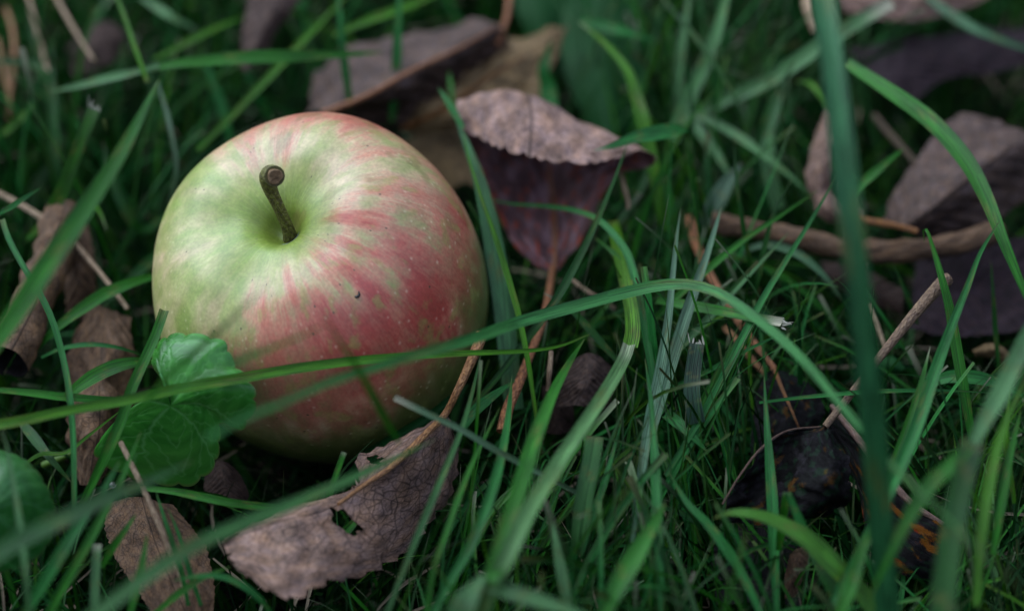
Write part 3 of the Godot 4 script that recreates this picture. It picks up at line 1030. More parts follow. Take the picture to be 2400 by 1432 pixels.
	leaf("fallen_leaf", "purple-black leaf flat on the ground below the rolled brown tube", "leaf", [
		[2148, 598, 1.0, 2140, 690, 0.9, 2130, 775, 0.7],
		[2250, 580, 1.3, 2248, 680, 1.2, 2240, 790, 0.8],
		[2350, 560, 1.4, 2348, 670, 1.3, 2345, 785, 0.9],
		[2460, 540, 1.3, 2460, 660, 1.2, 2460, 775, 0.9]], M.plum, M.soot, {"seed": 46, "crinkle": 0.0013, "wave": 55.0, "tooth": 0.05})
	leaf("fallen_leaf", "dark brown leaf scrap in the shade under the rolled tube", "leaf", [
		[1925, 612, 1.0, 1932, 640, 1.1, 1938, 668, 0.8],
		[2020, 628, 1.1, 2022, 665, 1.2, 2024, 706, 0.9],
		[2118, 680, 1.0, 2118, 708, 1.1, 2118, 738, 0.8]], M.deep, M.soot, {"seed": 47, "crinkle": 0.0013, "wave": 55.0, "tooth": 0.05})
	leaf("fallen_leaf", "small tan leaf curl beside the right edge, below the purple-black leaf", "leaf", [
		[2280, 818, 1.4, 2284, 828, 1.4, 2288, 838, 1.2],
		[2330, 806, 1.8, 2332, 820, 1.8, 2334, 834, 1.5],
		[2368, 825, 1.7, 2360, 836, 1.7, 2352, 848, 1.4],
		[2384, 868, 1.3, 2374, 868, 1.3, 2364, 870, 1.1]], M.tan, M.deep, {"seed": 48})
	leaf("fallen_leaf", "blackened leaf with pale edges at the lower right, hanging from a thick brown stalk", "leaf", [
		[1925, 1002, 3.0, 1930, 1000, 3.05, 1935, 1000, 3.1, 1940, 1001, 3.05, 1946, 1004, 3.0],
		[1846, 1012, 3.0, 1875, 1020, 2.9, 1905, 1032, 3.0, 1940, 1036, 3.1, 1968, 1042, 2.9],
		[1786, 1052, 2.9, 1835, 1066, 2.6, 1884, 1084, 2.8, 1945, 1084, 3.1, 1992, 1086, 2.8],
		[1736, 1115, 2.7, 1795, 1122, 2.3, 1856, 1136, 2.6, 1935, 1136, 3.0, 2005, 1142, 2.6],
		[1698, 1178, 2.5, 1765, 1180, 2.1, 1836, 1184, 2.3, 1915, 1180, 2.6, 1982, 1186, 2.2],
		[1680, 1225, 2.2, 1740, 1226, 1.9, 1800, 1230, 2.0, 1860, 1220, 2.1, 1915, 1208, 1.9]], M.dark, M.soot, {"seed": 51, "tooth": 0.08, "teeth": 9.0, "crinkle": 0.0008, "wave": 110.0, "petiole": [2222, 655, 4.6, 2205, 668, 4.6, 2140, 742, 4.4, 2060, 842, 4.0, 1995, 925, 3.5, 1935, 1000, 3.1], "stalk": [0.0016, 0.0013, 0.0010, 0.0009, 0.0008], "stalk_mat": M.twig, "margin": [1694, 1182, 2.55, 1736, 1113, 2.75, 1786, 1050, 2.95, 1846, 1010, 3.05, 1925, 1000, 3.05]})
	leaf("fallen_leaf", "black leaf with orange veins behind the blackened one, on a reddish stalk", "leaf", [
		[1792, 874, 1.9, 1804, 866, 2.0, 1815, 862, 2.1, 1828, 864, 2.0, 1842, 870, 1.9],
		[1772, 925, 1.8, 1800, 920, 2.0, 1832, 916, 2.2, 1870, 910, 2.0, 1905, 908, 1.8],
		[1762, 985, 1.6, 1800, 982, 1.8, 1842, 978, 2.0, 1890, 970, 1.9, 1938, 960, 1.7],
		[1762, 1065, 1.3, 1798, 1060, 1.5, 1832, 1052, 1.6, 1870, 1036, 1.6, 1912, 1012, 1.5]], M.dark, M.soot, {"seed": 52, "petiole": [1618, 512, 2.4, 1632, 570, 2.4, 1662, 640, 2.4, 1710, 720, 2.3, 1765, 800, 2.2, 1816, 866, 2.1], "stalk": [0.0013, 0.0011, 0.0009, 0.0008], "stalk_mat": M.red_stalk, "rib": [1815, 864, 2.2, 1836, 916, 2.3, 1862, 975, 2.15, 1880, 1020, 1.8], "rib_r": [0.0005, 0.0004, 0.0002], "rib_mat": M.amber_stalk})
	leaf("fallen_leaf", "black leaf with bright orange blotches and a pale rim at the lower right", "leaf", [
		[1950, 952, 2.1, 1946, 985, 1.8, 1940, 1030, 1.3],
		[2030, 1052, 2.0, 2022, 1100, 1.6, 2010, 1150, 1.1],
		[2125, 1170, 1.8, 2085, 1215, 1.5, 2040, 1265, 1.0],
		[2212, 1232, 1.6, 2166, 1290, 1.3, 2110, 1345, 0.9],
		[2245, 1280, 1.3, 2225, 1325, 1.1, 2190, 1360, 0.8]], M.amber, M.mauve, {"seed": 53, "tooth": 0.06, "margin": [1950, 950, 2.12, 2030, 1050, 2.02, 2125, 1168, 1.82, 2212, 1230, 1.6], "margin_r": [0.0006, 0.0010, 0.0006], "margin_mat": M.mauve})
	leaf("fallen_leaf", "sooty leaf deep in the grass at the bottom right of the centre", "leaf", [
		[1690, 1232, 0.9, 1790, 1225, 1.1, 1890, 1235, 0.8],
		[1668, 1320, 0.8, 1780, 1310, 1.0, 1900, 1320, 0.7],
		[1680, 1420, 0.6, 1780, 1410, 0.8, 1880, 1420, 0.6]], M.soot, M.soot, {"seed": 54})
	leaf("fallen_leaf", "brown net-veined leaf rim standing beside the sooty leaf", "leaf", [
		[1852, 1300, 1.6, 1872, 1285, 1.7, 1905, 1275, 1.6],
		[1840, 1350, 1.3, 1862, 1340, 1.4, 1890, 1335, 1.3],
		[1826, 1410, 0.9, 1845, 1402, 1.0, 1868, 1400, 0.9]], M.brown, M.deep, {"seed": 55})
	leaf("fallen_leaf", "dark bulging leaf under the grass between the two long stalks", "leaf", [
		[1330, 862, 2.1, 1380, 828, 2.5, 1434, 858, 2.1],
		[1318, 905, 1.8, 1378, 884, 2.4, 1444, 905, 1.8],
		[1300, 955, 1.4, 1350, 950, 1.9, 1420, 955, 1.4]], M.grey, M.soot, {"seed": 56, "crinkle": 0.0007})
	leaf("fallen_leaf", "brown leaf scrap below the dark bulging leaf", "leaf", [
		[1268, 905, 1.2, 1300, 900, 1.4, 1338, 915, 1.2],
		[1272, 960, 1.0, 1305, 955, 1.3, 1345, 965, 1.0],
		[1282, 1015, 0.7, 1310, 1018, 0.9, 1345, 1008, 0.7]], M.deep, M.deep, {"seed": 57})
	# --- living leaves
	var o := thing("green_leaf", "round scalloped green leaf glossy with veins, touching the apple at lower left", "green leaf", Vector3(P(420, 960, 3).x, 0, P(420, 960, 3).z))
	var f := part("leaf_blade", fan_leaf([398, 952, 4.0], [398, 952, 3.95, 378, 900, 4.0, 356, 862, 4.1, 362, 828, 4.3, 392, 797, 4.5, 452, 791, 4.8, 526, 809, 5.0, 552, 862, 4.7, 590, 905, 4.6, 603, 957, 4.2, 570, 1018, 3.4, 522, 1002, 3.5, 517, 1050, 3.0, 504, 1105, 2.3, 450, 1148, 1.7, 370, 1146, 1.6, 288, 1124, 1.7, 222, 1080, 2.0, 243, 1030, 2.6, 310, 985, 3.3, 396, 953, 3.95], M.round_leaf, M.round_leaf_back, {"veins": 7.0, "lobes": 25.0, "scallop": 0.05, "dome": 0.0045, "around": 200}), o)
	f.position = -o.position
	var pe := part("petiole", tube(pts([398, 953, 3.9, 380, 945, 3.2, 330, 975, 1.9, 260, 1010, 1.3, 170, 1060, 0.9, 100, 1090, 0.4]), [0.0007, 0.0007, 0.0008], M.green_stalk, 8, 24), o)
	pe.position = -o.position
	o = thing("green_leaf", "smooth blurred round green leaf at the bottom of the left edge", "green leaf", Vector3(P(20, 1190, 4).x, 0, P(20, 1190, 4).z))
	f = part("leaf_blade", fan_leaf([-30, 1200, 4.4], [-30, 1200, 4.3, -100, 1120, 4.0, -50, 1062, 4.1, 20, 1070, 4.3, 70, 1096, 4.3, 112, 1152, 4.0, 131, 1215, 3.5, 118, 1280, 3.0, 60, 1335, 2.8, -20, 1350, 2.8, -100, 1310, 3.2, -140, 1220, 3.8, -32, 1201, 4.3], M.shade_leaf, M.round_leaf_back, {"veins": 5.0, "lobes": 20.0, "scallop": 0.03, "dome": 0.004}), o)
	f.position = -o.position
	leaf("green_leaf", "broad soft-focus green leaf at the top edge above the rolled purple leaf", "green leaf", [
		[1335, -40, 1.9, 1430, -50, 2.1, 1530, -30, 1.8],
		[1312, 70, 1.7, 1412, 70, 2.0, 1512, 80, 1.6],
		[1330, 190, 1.5, 1418, 195, 1.8, 1498, 200, 1.4],
		[1385, 300, 1.1, 1432, 318, 1.3, 1478, 300, 1.0]], M.broad_leaf, M.broad_leaf, {"seed": 61, "tooth": 0.0, "crinkle": 0.0001, "wave": 20.0})
	leaf("green_leaf", "second broad green leaf at the top edge, left of the brown pointed tip", "green leaf", [
		[1205, -60, 1.8, 1260, -60, 2.0, 1330, -50, 1.8],
		[1210, 20, 1.7, 1265, 20, 1.9, 1325, 20, 1.7],
		[1240, 90, 1.3, 1280, 95, 1.5, 1320, 90, 1.3]], M.broad_leaf, M.broad_leaf, {"seed": 62, "tooth": 0.0, "crinkle": 0.0001, "wave": 20.0})
	leaf("green_leaf", "broad dark green leaf slipped under the stalk of the torn leaf", "green leaf", [
		[800, 1120, 1.1, 830, 1090, 1.3, 860, 1050, 1.3],
		[880, 1080, 1.6, 910, 1030, 1.8, 940, 990, 1.7],
		[980, 1020, 1.8, 1010, 975, 2.0, 1040, 935, 1.9],
		[1070, 950, 1.7, 1085, 925, 1.8, 1100, 900, 1.7]], M.broad_leaf, M.broad_leaf, {"seed": 63, "tooth": 0.0, "crinkle": 0.0002, "wave": 50.0})
	leaf("green_leaf", "bluish grass-like leaf bent flat at the right, beside the dark stalk", "green leaf", [
		[2060, 838, 1.6, 2058, 850, 1.6, 2056, 864, 1.5],
		[2095, 838, 1.8, 2092, 856, 1.8, 2086, 874, 1.6],
		[2122, 862, 1.7, 2116, 868, 1.7, 2108, 874, 1.6]], M.broad_leaf, M.broad_leaf, {"seed": 64, "tooth": 0.0, "crinkle": 0.0002})
	# --- dry stalks
	straw("pale straw standing at the lower left across the round green leaf", 13, [281, 1036, 4.0, 305, 1085, 3.8, 332, 1140, 3.5, 352, 1185, 3.2, 374, 1235, 2.9, 398, 1295, 2.5, 420, 1350, 2.1, 436, 1405, 1.7], M.straw)
	straw("tan stalk lying diagonally from the left edge to the apple", 13, [-30, 440, 2.6, 50, 482, 2.6, 110, 520, 2.6, 165, 562, 2.7, 215, 618, 2.6, 262, 676, 2.5, 298, 724, 2.3], M.straw)
	straw("thick dry stalk at the top left corner", 13, [12, 20, 2.6, 28, 70, 2.5, 32, 130, 2.3, 24, 200, 2.0, 20, 260, 1.6], M.stalk)
	straw("pale dry stalk right of the thick one at the top left", 11, [62, -20, 3.2, 82, 60, 3.0, 100, 130, 2.7, 116, 200, 2.4, 122, 270, 2.0], M.straw)
	straw("faint straw at the left edge of the thick corner stalk", 12, [-10, 90, 1.8, 5, 150, 1.7, 18, 220, 1.5, 20, 280, 1.3], M.stalk)
	straw("white-tipped dry stub hanging from the top left", 11, [112, -40, 4.2, 150, 30, 4.0, 186, 92, 3.8, 219, 142, 3.7], M.straw)
	straw("pale bent stalk at the top edge just left of the tall blade", 26, [1896, -30, 4.0, 1896, 10, 3.9, 1904, 45, 3.7, 1914, 72, 3.5], M.straw)
	straw("amber stalk with a dark end behind the tall blade", 17, [1990, 508, 2.9, 2030, 517, 2.9, 2085, 526, 2.9, 2130, 536, 2.9, 2152, 543, 2.9], M.amber_stalk)
	straw("yellow-brown blurred stalk above the amber one", 16, [2050, 270, 1.8, 2085, 312, 1.9, 2120, 350, 2.0, 2150, 385, 2.1], M.mud_stalk)
	straw("short tan stub ending beside the reddish stalk of the purple leaf", 10, [1342, 657, 2.6, 1372, 680, 2.5, 1408, 702, 2.3, 1440, 722, 2.0], M.straw)
	straw("small white husk upright beneath the arching blade", 12, [1292, 824, 3.0, 1290, 850, 2.9, 1287, 880, 2.7, 1284, 915, 2.3], M.straw)
	straw("thin pale stem in the right of the purple leaf", 11, [1458, 412, 3.4, 1464, 440, 3.3, 1472, 470, 3.1, 1473, 490, 3.0], M.straw)
	straw("dark thin stalk leaning against the thick brown stalk at the right", 14, [2036, 715, 2.4, 2050, 750, 2.3, 2066, 790, 2.1, 2078, 820, 1.9], M.straw)
	straw("second root-coloured stalk beside the reddish one", 18, [1700, 768, 1.9, 1730, 802, 1.9, 1765, 845, 1.8, 1798, 880, 1.7], M.stalk)


func drop(label: String, u: float, v: float, h: float, r: float) -> void:
	var s := SphereMesh.new()
	s.radius = r
	s.height = r * 1.7
	s.radial_segments = 20
	s.rings = 12
	s.material = M.water
	solo("water_drop", s, label, "water drop").position = P(u, v, h)

func build_blades() -> void:
	var CUT := {"tip": "cut", "dry": 1.0}
	# --- upper left
	blade("wide soft blade crossing the left edge up to the pale joint at upper left", MID, 52, [-80, 900, 7.5, -30, 830, 8.0, 50, 712, 8.6, 120, 605, 9.1, 190, 500, 9.6, 280, 362, 10.2, 345, 240, 10.5, 372, 185, 10.6], {"fold": 0.2})
	blade("narrow bright stem dropping from the top edge to the pale joint at upper left", LIME, 13, [262, -30, 6.0, 290, 40, 5.8, 312, 105, 5.6, 330, 155, 5.4, 343, 192, 5.2], {"tip": "cut", "fold": 0.6})
	blade("soft horizontal blade running right from the pale joint", MID, 34, [352, 160, 5.2, 420, 148, 5.3, 500, 140, 5.3, 590, 134, 5.3, 690, 132, 5.2, 800, 128, 4.8, 900, 122, 4.2], {"fold": 0.2})
	blade("pale soft blade running left from the joint", PALE, 24, [372, 152, 5.3, 320, 168, 5.1, 250, 184, 4.8, 170, 204, 4.3, 110, 215, 3.8])
	blade("yellow-green blade sloping up right of the joint to the brown top leaf", LIME, 18, [360, 138, 3.4, 410, 112, 3.5, 470, 82, 3.6, 530, 55, 3.6, 580, 36, 3.5])
	blade("long yellow-green blade behind the apple rising to the top edge", LIME, 19, [462, 352, 2.4, 540, 274, 2.8, 610, 200, 3.2, 700, 105, 3.6, 790, 12, 3.9, 850, -50, 4.0])
	blade("dark blade cut off square with torn white fibres at left", Color(0.029, 0.111, 0.014), 36, [60, 560, 2.2, 105, 518, 2.9, 140, 455, 3.7, 168, 385, 4.4, 192, 320, 5.0, 218, 256, 5.5], {"tip": "cut", "dry": 0.12, "fray": true, "fold": 0.15, "base": 0.5})
	blade("thin pale blade at left bending sharply back at its top", BLUE, 17, [172, 1200, 3.0, 172, 1120, 3.3, 170, 1030, 3.6, 162, 930, 4.0, 146, 840, 4.3, 122, 755, 4.6, 92, 690, 4.8, 50, 620, 5.0, 18, 560, 5.1, 3, 515, 5.2], {"tip": "cut", "fold": 0.5})
	blade("short bent-over tip of the thin pale blade at the left edge", BLUE, 14, [-6, 502, 5.2, 20, 488, 5.3, 50, 468, 5.4, 94, 440, 5.5], {"fold": 0.5})
	blade("dark arched blade entering from the left edge near the top", DARK, 20, [-40, 150, 3.2, 20, 144, 3.4, 70, 148, 3.4, 105, 175, 3.3, 130, 215, 3.0, 150, 265, 2.6, 160, 330, 2.0])
	blade("grey-blue stem with a white knot hanging left of the apple", Color(0.104, 0.182, 0.107), 11, [368, 196, 4.2, 385, 250, 4.0, 398, 305, 3.9, 406, 345, 3.7, 412, 390, 3.4, 404, 440, 2.9, 396, 490, 2.3], {"tip": "cut", "fold": 0.6})
	blade("soft wide blade low at the left of the apple", MID, 32, [356, 648, 2.9, 300, 666, 3.0, 244, 690, 3.0, 200, 718, 3.0, 157, 748, 2.9, 110, 790, 2.6, 70, 840, 2.2])
	blade("thin arched blade over the long brown leaf", BLUE, 13, [95, 838, 2.6, 140, 818, 2.9, 200, 808, 3.1, 260, 812, 3.1, 312, 826, 2.9, 350, 842, 2.5])
	blade("glossy blade with a bright patch below the thin arched one", MID, 36, [150, 935, 2.4, 185, 905, 2.7, 230, 876, 2.9, 280, 856, 3.0, 335, 848, 2.9, 380, 856, 2.4], {"fold": 0.2})
	blade("upright blade with a rounded tip in front of the round leaf's left edge", MID, 28, [185, 1195, 2.6, 222, 1120, 3.1, 255, 1050, 3.6, 283, 985, 4.0, 306, 915, 4.4, 335, 850, 4.7, 362, 790, 4.9, 384, 728, 5.1], {"tip": "cut", "fold": 0.5})
	blade("pale blade at the top left corner region leaning right", PALE, 20, [330, -5, 3.2, 360, 14, 3.2, 400, 40, 3.2, 450, 64, 3.0, 480, 76, 2.8])
	blade("dim upright blade far behind at the left", DARK, 24, [145, 490, 1.0, 132, 400, 1.9, 124, 300, 2.6, 120, 190, 3.2, 122, 90, 3.6])
	blade("second dim upright blade far behind at the left", DARK, 22, [150, 340, 1.3, 110, 240, 2.0, 80, 120, 2.8, 62, 10, 3.4])
	blade("soft dark blade leaning behind the apple's left shoulder", BLUE, 25, [545, 352, 1.2, 528, 290, 1.8, 512, 230, 2.3, 490, 170, 2.8, 468, 110, 3.2])
	blade("dark soft blade slanting up left of the stem behind the apple", BLUE, 22, [640, 285, 1.0, 610, 235, 1.7, 580, 180, 2.3, 560, 120, 2.8])
	blade("dull green blade in the shade left of the apple, upper", DARK, 30, [420, 560, 0.9, 370, 600, 1.4, 320, 640, 1.8, 270, 690, 2.0, 230, 730, 2.0])
	blade("dull blade deep in the shade between the straw and the apple", DARK, 26, [395, 500, 1.0, 330, 540, 1.5, 290, 490, 2.1, 260, 420, 2.6, 240, 330, 3.0])
	blade("yellowish soft blade at the left edge below the arch", LIME, 18, [-20, 330, 2.2, 20, 300, 2.4, 60, 262, 2.6, 92, 218, 2.7])
	# --- across the apple
	blade("long bright blade lying across the front of the apple from the left edge", LIME, 27, [-60, 1005, 5.2, 60, 985, 5.2, 160, 963, 5.1, 300, 938, 5.0, 420, 912, 4.9, 560, 888, 4.9, 700, 864, 4.9, 850, 845, 4.8, 1000, 833, 4.7, 1110, 828, 4.4, 1220, 824, 4.1, 1310, 812, 3.8, 1385, 782, 3.4], {"fold": 0.4, "steps": 44, "base": 0.9})
	blade("blade running low at the left edge under the long bright one", MID, 21, [-40, 912, 4.2, 60, 920, 4.1, 140, 930, 4.0, 220, 936, 3.8, 310, 938, 3.5, 380, 934, 3.2])
	blade("great arching blade rising from the apple's front and falling to the lower right", Color(0.039, 0.169, 0.043), 31, [480, 1030, 9.6, 560, 985, 9.4, 660, 945, 9.2, 780, 893, 8.8, 926, 848, 8.0, 1102, 797, 6.8, 1230, 752, 5.5, 1370, 713, 5.4, 1470, 686, 5.4, 1560, 668, 5.6, 1640, 672, 5.9, 1720, 708, 6.2, 1850, 812, 6.7, 1960, 935, 7.2, 2060, 1055, 7.5, 2160, 1155, 7.6, 2260, 1250, 7.6, 2400, 1390, 7.4], {"fold": 0.3, "steps": 60, "base": 0.45})
	blade("soft upright blade crossing the lower front of the apple, leaning left", MID, 20, [936, 1040, 6.2, 912, 1000, 7.0, 882, 945, 7.8, 850, 885, 8.6, 815, 830, 9.2, 785, 785, 9.7, 752, 728, 10.2], {"fold": 0.3})
	blade("soft slanting blade whose tip fades over the apple's left front", MID, 19, [330, 960, 7.6, 390, 885, 8.4, 440, 842, 8.9, 500, 788, 9.4, 556, 735, 9.9, 614, 676, 10.4], {"fold": 0.3})
	blade("soft faint blade over the green and red border of the apple", MID, 16, [400, 920, 8.4, 480, 880, 8.8, 551, 850, 9.1, 610, 826, 9.3, 668, 803, 9.5, 725, 778, 9.6, 768, 758, 9.7], {"fold": 0.3})
	# --- right of the apple
	blade("broad blue-green blade with a yellow spot standing right of the apple", Color(0.049, 0.146, 0.055), 50, [1205, 960, 1.2, 1196, 880, 1.8, 1188, 800, 2.3, 1178, 700, 2.9, 1163, 610, 3.4, 1146, 520, 3.9, 1122, 420, 4.4, 1090, 330, 4.8, 1062, 262, 5.0], {"fold": 0.25, "tip": "point", "base": 0.9})
	blade("bright narrow blade along the right edge of the broad blue-green one", LIME, 15, [1262, 1010, 2.4, 1250, 930, 3.0, 1236, 840, 3.5, 1218, 750, 3.9, 1192, 655, 4.3, 1160, 555, 4.7, 1128, 465, 5.0, 1098, 370, 5.2, 1085, 310, 5.2], {"fold": 0.5})
	blade("soft tip leaning left above the rolled leaf's left end", BLUE, 18, [1085, 300, 5.0, 1065, 265, 5.1, 1045, 232, 5.2, 1026, 204, 5.2])
	blade("small soft tip behind the left end of the rolled leaf", MID, 14, [1064, 250, 3.4, 1058, 215, 3.6, 1052, 165, 3.8])
	blade("straight pale blade with a white cut tip in front of the apple's lower right", Color(0.111, 0.208, 0.114), 17, [1350, 1155, 3.0, 1290, 1124, 3.5, 1220, 1088, 4.0, 1150, 1050, 4.5, 1080, 1008, 4.9, 1000, 970, 5.2, 924, 933, 5.5], {"tip": "cut", "dry": 1.0, "fold": 0.7})
	blade("soft wide blade left of the pale-collared one in the lower centre", MID, 37, [1150, 1365, 5.6, 1176, 1270, 5.6, 1202, 1190, 5.6, 1225, 1120, 5.5, 1250, 1040, 5.3, 1276, 970, 5.1, 1302, 910, 4.8, 1335, 850, 4.4, 1370, 795, 3.9], {"fold": 0.3, "base": 1.0})
	blade("pale lower sheath of the thick bent stem in the lower centre", Color(0.098, 0.221, 0.075), 39, [1120, 1470, 4.0, 1150, 1385, 5.2, 1192, 1300, 5.8, 1240, 1200, 5.8, 1290, 1118, 5.6, 1340, 1040, 5.4, 1390, 965, 5.1, 1435, 895, 4.8, 1464, 840, 4.5, 1474, 810, 4.4], {"tip": "cut", "fold": 0.55, "base": 1.0, "dry": 0.5})
	blade("yellow-green upper part of the thick bent stem in the lower centre", Color(0.062, 0.170, 0.013), 36, [1476, 818, 4.4, 1483, 780, 4.3, 1480, 730, 4.1, 1470, 680, 3.9, 1460, 630, 3.7, 1448, 575, 3.4, 1436, 520, 3.0], {"fold": 0.45, "base": 1.0, "tip": "cut"})
	blade("slender blade arching over the purple leaf and down to the right", BLUE, 20, [1536, 1010, 2.4, 1531, 900, 2.9, 1515, 790, 3.4, 1500, 710, 3.7, 1488, 652, 3.9, 1470, 595, 4.0, 1440, 552, 4.0, 1402, 515, 3.9, 1350, 494, 3.7, 1280, 483, 3.6, 1200, 478, 3.4, 1140, 465, 3.0], {"fold": 0.35, "steps": 40})
	blade("shorter blade nested under the slender arching one", MID, 18, [1502, 745, 3.0, 1490, 690, 3.3, 1468, 640, 3.5, 1440, 595, 3.6, 1394, 556, 3.5])
	blade("straight dark blade slanting across the right half of the purple leaf", DARK, 20, [1098, 962, 2.4, 1170, 880, 2.9, 1240, 790, 3.4, 1305, 700, 3.9, 1360, 600, 4.4, 1405, 505, 4.8, 1440, 420, 5.1, 1474, 330, 5.3], {"fold": 0.5})
	blade("short leaf with a pale rim lying over the right end of the rolled leaf", BLUE, 40, [1606, 300, 4.6, 1580, 304, 4.9, 1540, 312, 5.1, 1490, 322, 5.2, 1440, 340, 5.2, 1392, 353, 5.1], {"fold": 0.15, "tip": "point", "dry": 0.9})
	blade("thin stem carrying the short pale-rimmed leaf", MID, 10, [1640, 500, 2.6, 1630, 430, 3.4, 1618, 370, 4.1, 1605, 310, 4.6, 1592, 284, 4.8])
	blade("bluish pointed blade upright in the middle, left of the striped one", Color(0.098, 0.195, 0.114), 25, [1480, 1270, 2.2, 1498, 1150, 2.8, 1520, 1000, 3.4, 1545, 880, 3.9, 1565, 760, 4.4, 1576, 660, 4.7, 1585, 570, 4.9, 1596, 488, 5.1], {"fold": 0.55, "steps": 34})
	blade("bluish blade with pale stripes leaning right in the middle", Color(0.111, 0.208, 0.124), 29, [1530, 1010, 2.6, 1560, 905, 3.1, 1590, 800, 3.6, 1622, 700, 4.1, 1660, 590, 4.5, 1692, 484, 4.8], {"fold": 0.6})
	blade("slanting green blade low over the thin tube leaf", MID, 18, [1490, 800, 2.4, 1560, 722, 3.0, 1650, 640, 3.5, 1740, 566, 3.9, 1820, 512, 4.1, 1918, 446, 4.2], {"fold": 0.5})
	blade("long straight blue blade slanting up to the tall soft blade", BLUE, 19, [1560, 1115, 2.3, 1640, 985, 3.0, 1700, 875, 3.5, 1770, 735, 4.1, 1830, 632, 4.5, 1900, 520, 4.9, 1968, 404, 5.2], {"fold": 0.5, "steps": 34})
	blade("pale thin blade parallel below the long straight blue one", PALE, 17, [1545, 870, 2.6, 1620, 790, 3.0, 1690, 715, 3.4, 1760, 640, 3.7, 1850, 545, 4.0], {"fold": 0.5})
	blade("thin straight blade with a dry tip under the great arch", BLUE, 12, [1540, 920, 2.8, 1640, 880, 3.2, 1750, 822, 3.7, 1862, 768, 4.1], {"fold": 0.5})
	blade("blade with a frayed white end just under the great arch", MID, 28, [1540, 705, 3.2, 1600, 714, 3.5, 1680, 728, 3.8, 1760, 744, 4.1, 1834, 756, 4.3], {"tip": "cut", "dry": 1.0, "fray": true})
	blade("dark needle blade upright over the tube leaf, left of its twin", DARK, 12, [1768, 700, 2.2, 1758, 620, 3.0, 1745, 545, 3.7, 1732, 460, 4.4, 1724, 390, 4.8, 1722, 315, 5.2])
	blade("dark needle blade leaning right over the tube leaf", DARK, 13, [1762, 720, 2.2, 1776, 660, 2.8, 1795, 570, 3.5, 1818, 492, 4.1, 1862, 412, 4.6])
	blade("chewed grey-green strip hanging upright with torn ends", Color(0.022, 0.055, 0.032), 42, [1634, 992, 3.0, 1626, 950, 3.3, 1622, 915, 3.5, 1625, 870, 3.7, 1634, 806, 4.0], {"tip": "cut", "fray": true, "dry": 0.1, "base": 1.0, "fold": 0.12})
	# --- right side
	blade("very wide tall soft blade standing the whole height at the right", Color(0.030, 0.130, 0.050), 66, [2088, 1540, 3.2, 2080, 1420, 4.4, 2066, 1250, 6.0, 2052, 1060, 7.8, 2040, 930, 8.9, 2020, 740, 10.3, 2000, 560, 11.5, 1980, 390, 12.4, 1958, 200, 13.2, 1935, 30, 13.8, 1920, -80, 14.0], {"fold": 0.35, "steps": 40, "base": 0.95, "tip": "cut"})
	blade("soft blade with a white cut tip at the top right", PALE, 42, [1560, 310, 1.6, 1640, 264, 2.2, 1720, 226, 2.8, 1800, 190, 3.3, 1880, 138, 3.9, 1970, 78, 4.4, 2090, 6, 4.9], {"tip": "cut", "dry": 1.0})
	blade("wide green blade arching down along the right edge", MID, 44, [1985, 148, 5.6, 2080, 210, 5.8, 2180, 282, 5.8, 2262, 372, 5.7, 2312, 462, 5.5, 2352, 562, 5.2, 2405, 690, 4.6, 2450, 800, 4.0], {"fold": 0.3, "steps": 34, "base": 0.7})
	blade("short pointed blade right of the tall soft one", MID, 24, [1990, 470, 3.6, 2020, 432, 3.9, 2070, 388, 4.2, 2121, 347, 4.4])
	blade("green blade at the right with a hooked tip", MID, 27, [2290, 1080, 2.2, 2275, 1000, 2.8, 2258, 900, 3.5, 2240, 800, 4.1, 2226, 720, 4.6, 2208, 650, 5.0, 2190, 588, 5.3, 2176, 545, 5.5, 2166, 535, 5.5, 2168, 568, 5.2], {"fold": 0.4, "steps": 40})
	blade("folded blue-green blade leaning right up to the arching one at right", BLUE, 32, [1950, 1420, 3.4, 2040, 1250, 4.0, 2100, 1120, 4.4, 2150, 1000, 4.7, 2190, 880, 5.0, 2230, 770, 5.2, 2270, 670, 5.4, 2300, 592, 5.5, 2346, 516, 5.6], {"fold": 0.6, "steps": 36})
	blade("blade with a pale tip left of the folded blue-green one", MID, 24, [2050, 1240, 3.2, 2090, 1110, 3.7, 2130, 1000, 4.1, 2160, 900, 4.4, 2182, 812, 4.6], {"dry": 0.8, "fold": 0.5})
	blade("soft wide blade rising from the grey joint at the right edge", PALE, 46, [2282, 1040, 7.2, 2310, 985, 7.4, 2345, 925, 7.6, 2400, 812, 7.9, 2450, 720, 8.1], {"tip": "cut"})
	blade("dark soft wide blade falling from the grey joint to the bottom edge", DARK, 62, [2200, 1500, 5.6, 2212, 1400, 6.0, 2226, 1290, 6.4, 2250, 1160, 6.8, 2282, 1035, 7.2], {"tip": "cut", "base": 1.0, "fold": 0.15})
	blade("soft blade slanting down left from the grey joint", MID, 38, [2285, 1035, 7.2, 2230, 1090, 7.0, 2160, 1164, 6.7, 2092, 1292, 6.0, 2040, 1400, 5.2], {"fold": 0.2})
	blade("soft blade at the right edge just below the grey joint", LIME, 30, [2290, 1420, 4.5, 2300, 1260, 5.2, 2325, 1110, 5.8, 2355, 1000, 6.2, 2410, 880, 6.6])
	blade("thin level blade crossing the blackened leaf's stalk", BLUE, 12, [1780, 944, 3.4, 1880, 932, 3.5, 1990, 922, 3.6, 2110, 916, 3.6, 2230, 916, 3.5, 2340, 922, 3.3])
	blade("upright bluish blade in front of the orange-veined leaf", BLUE, 27, [1822, 1450, 1.6, 1816, 1320, 2.2, 1812, 1200, 2.8, 1804, 1080, 3.3, 1797, 980, 3.6, 1792, 880, 3.9], {"fold": 0.5})
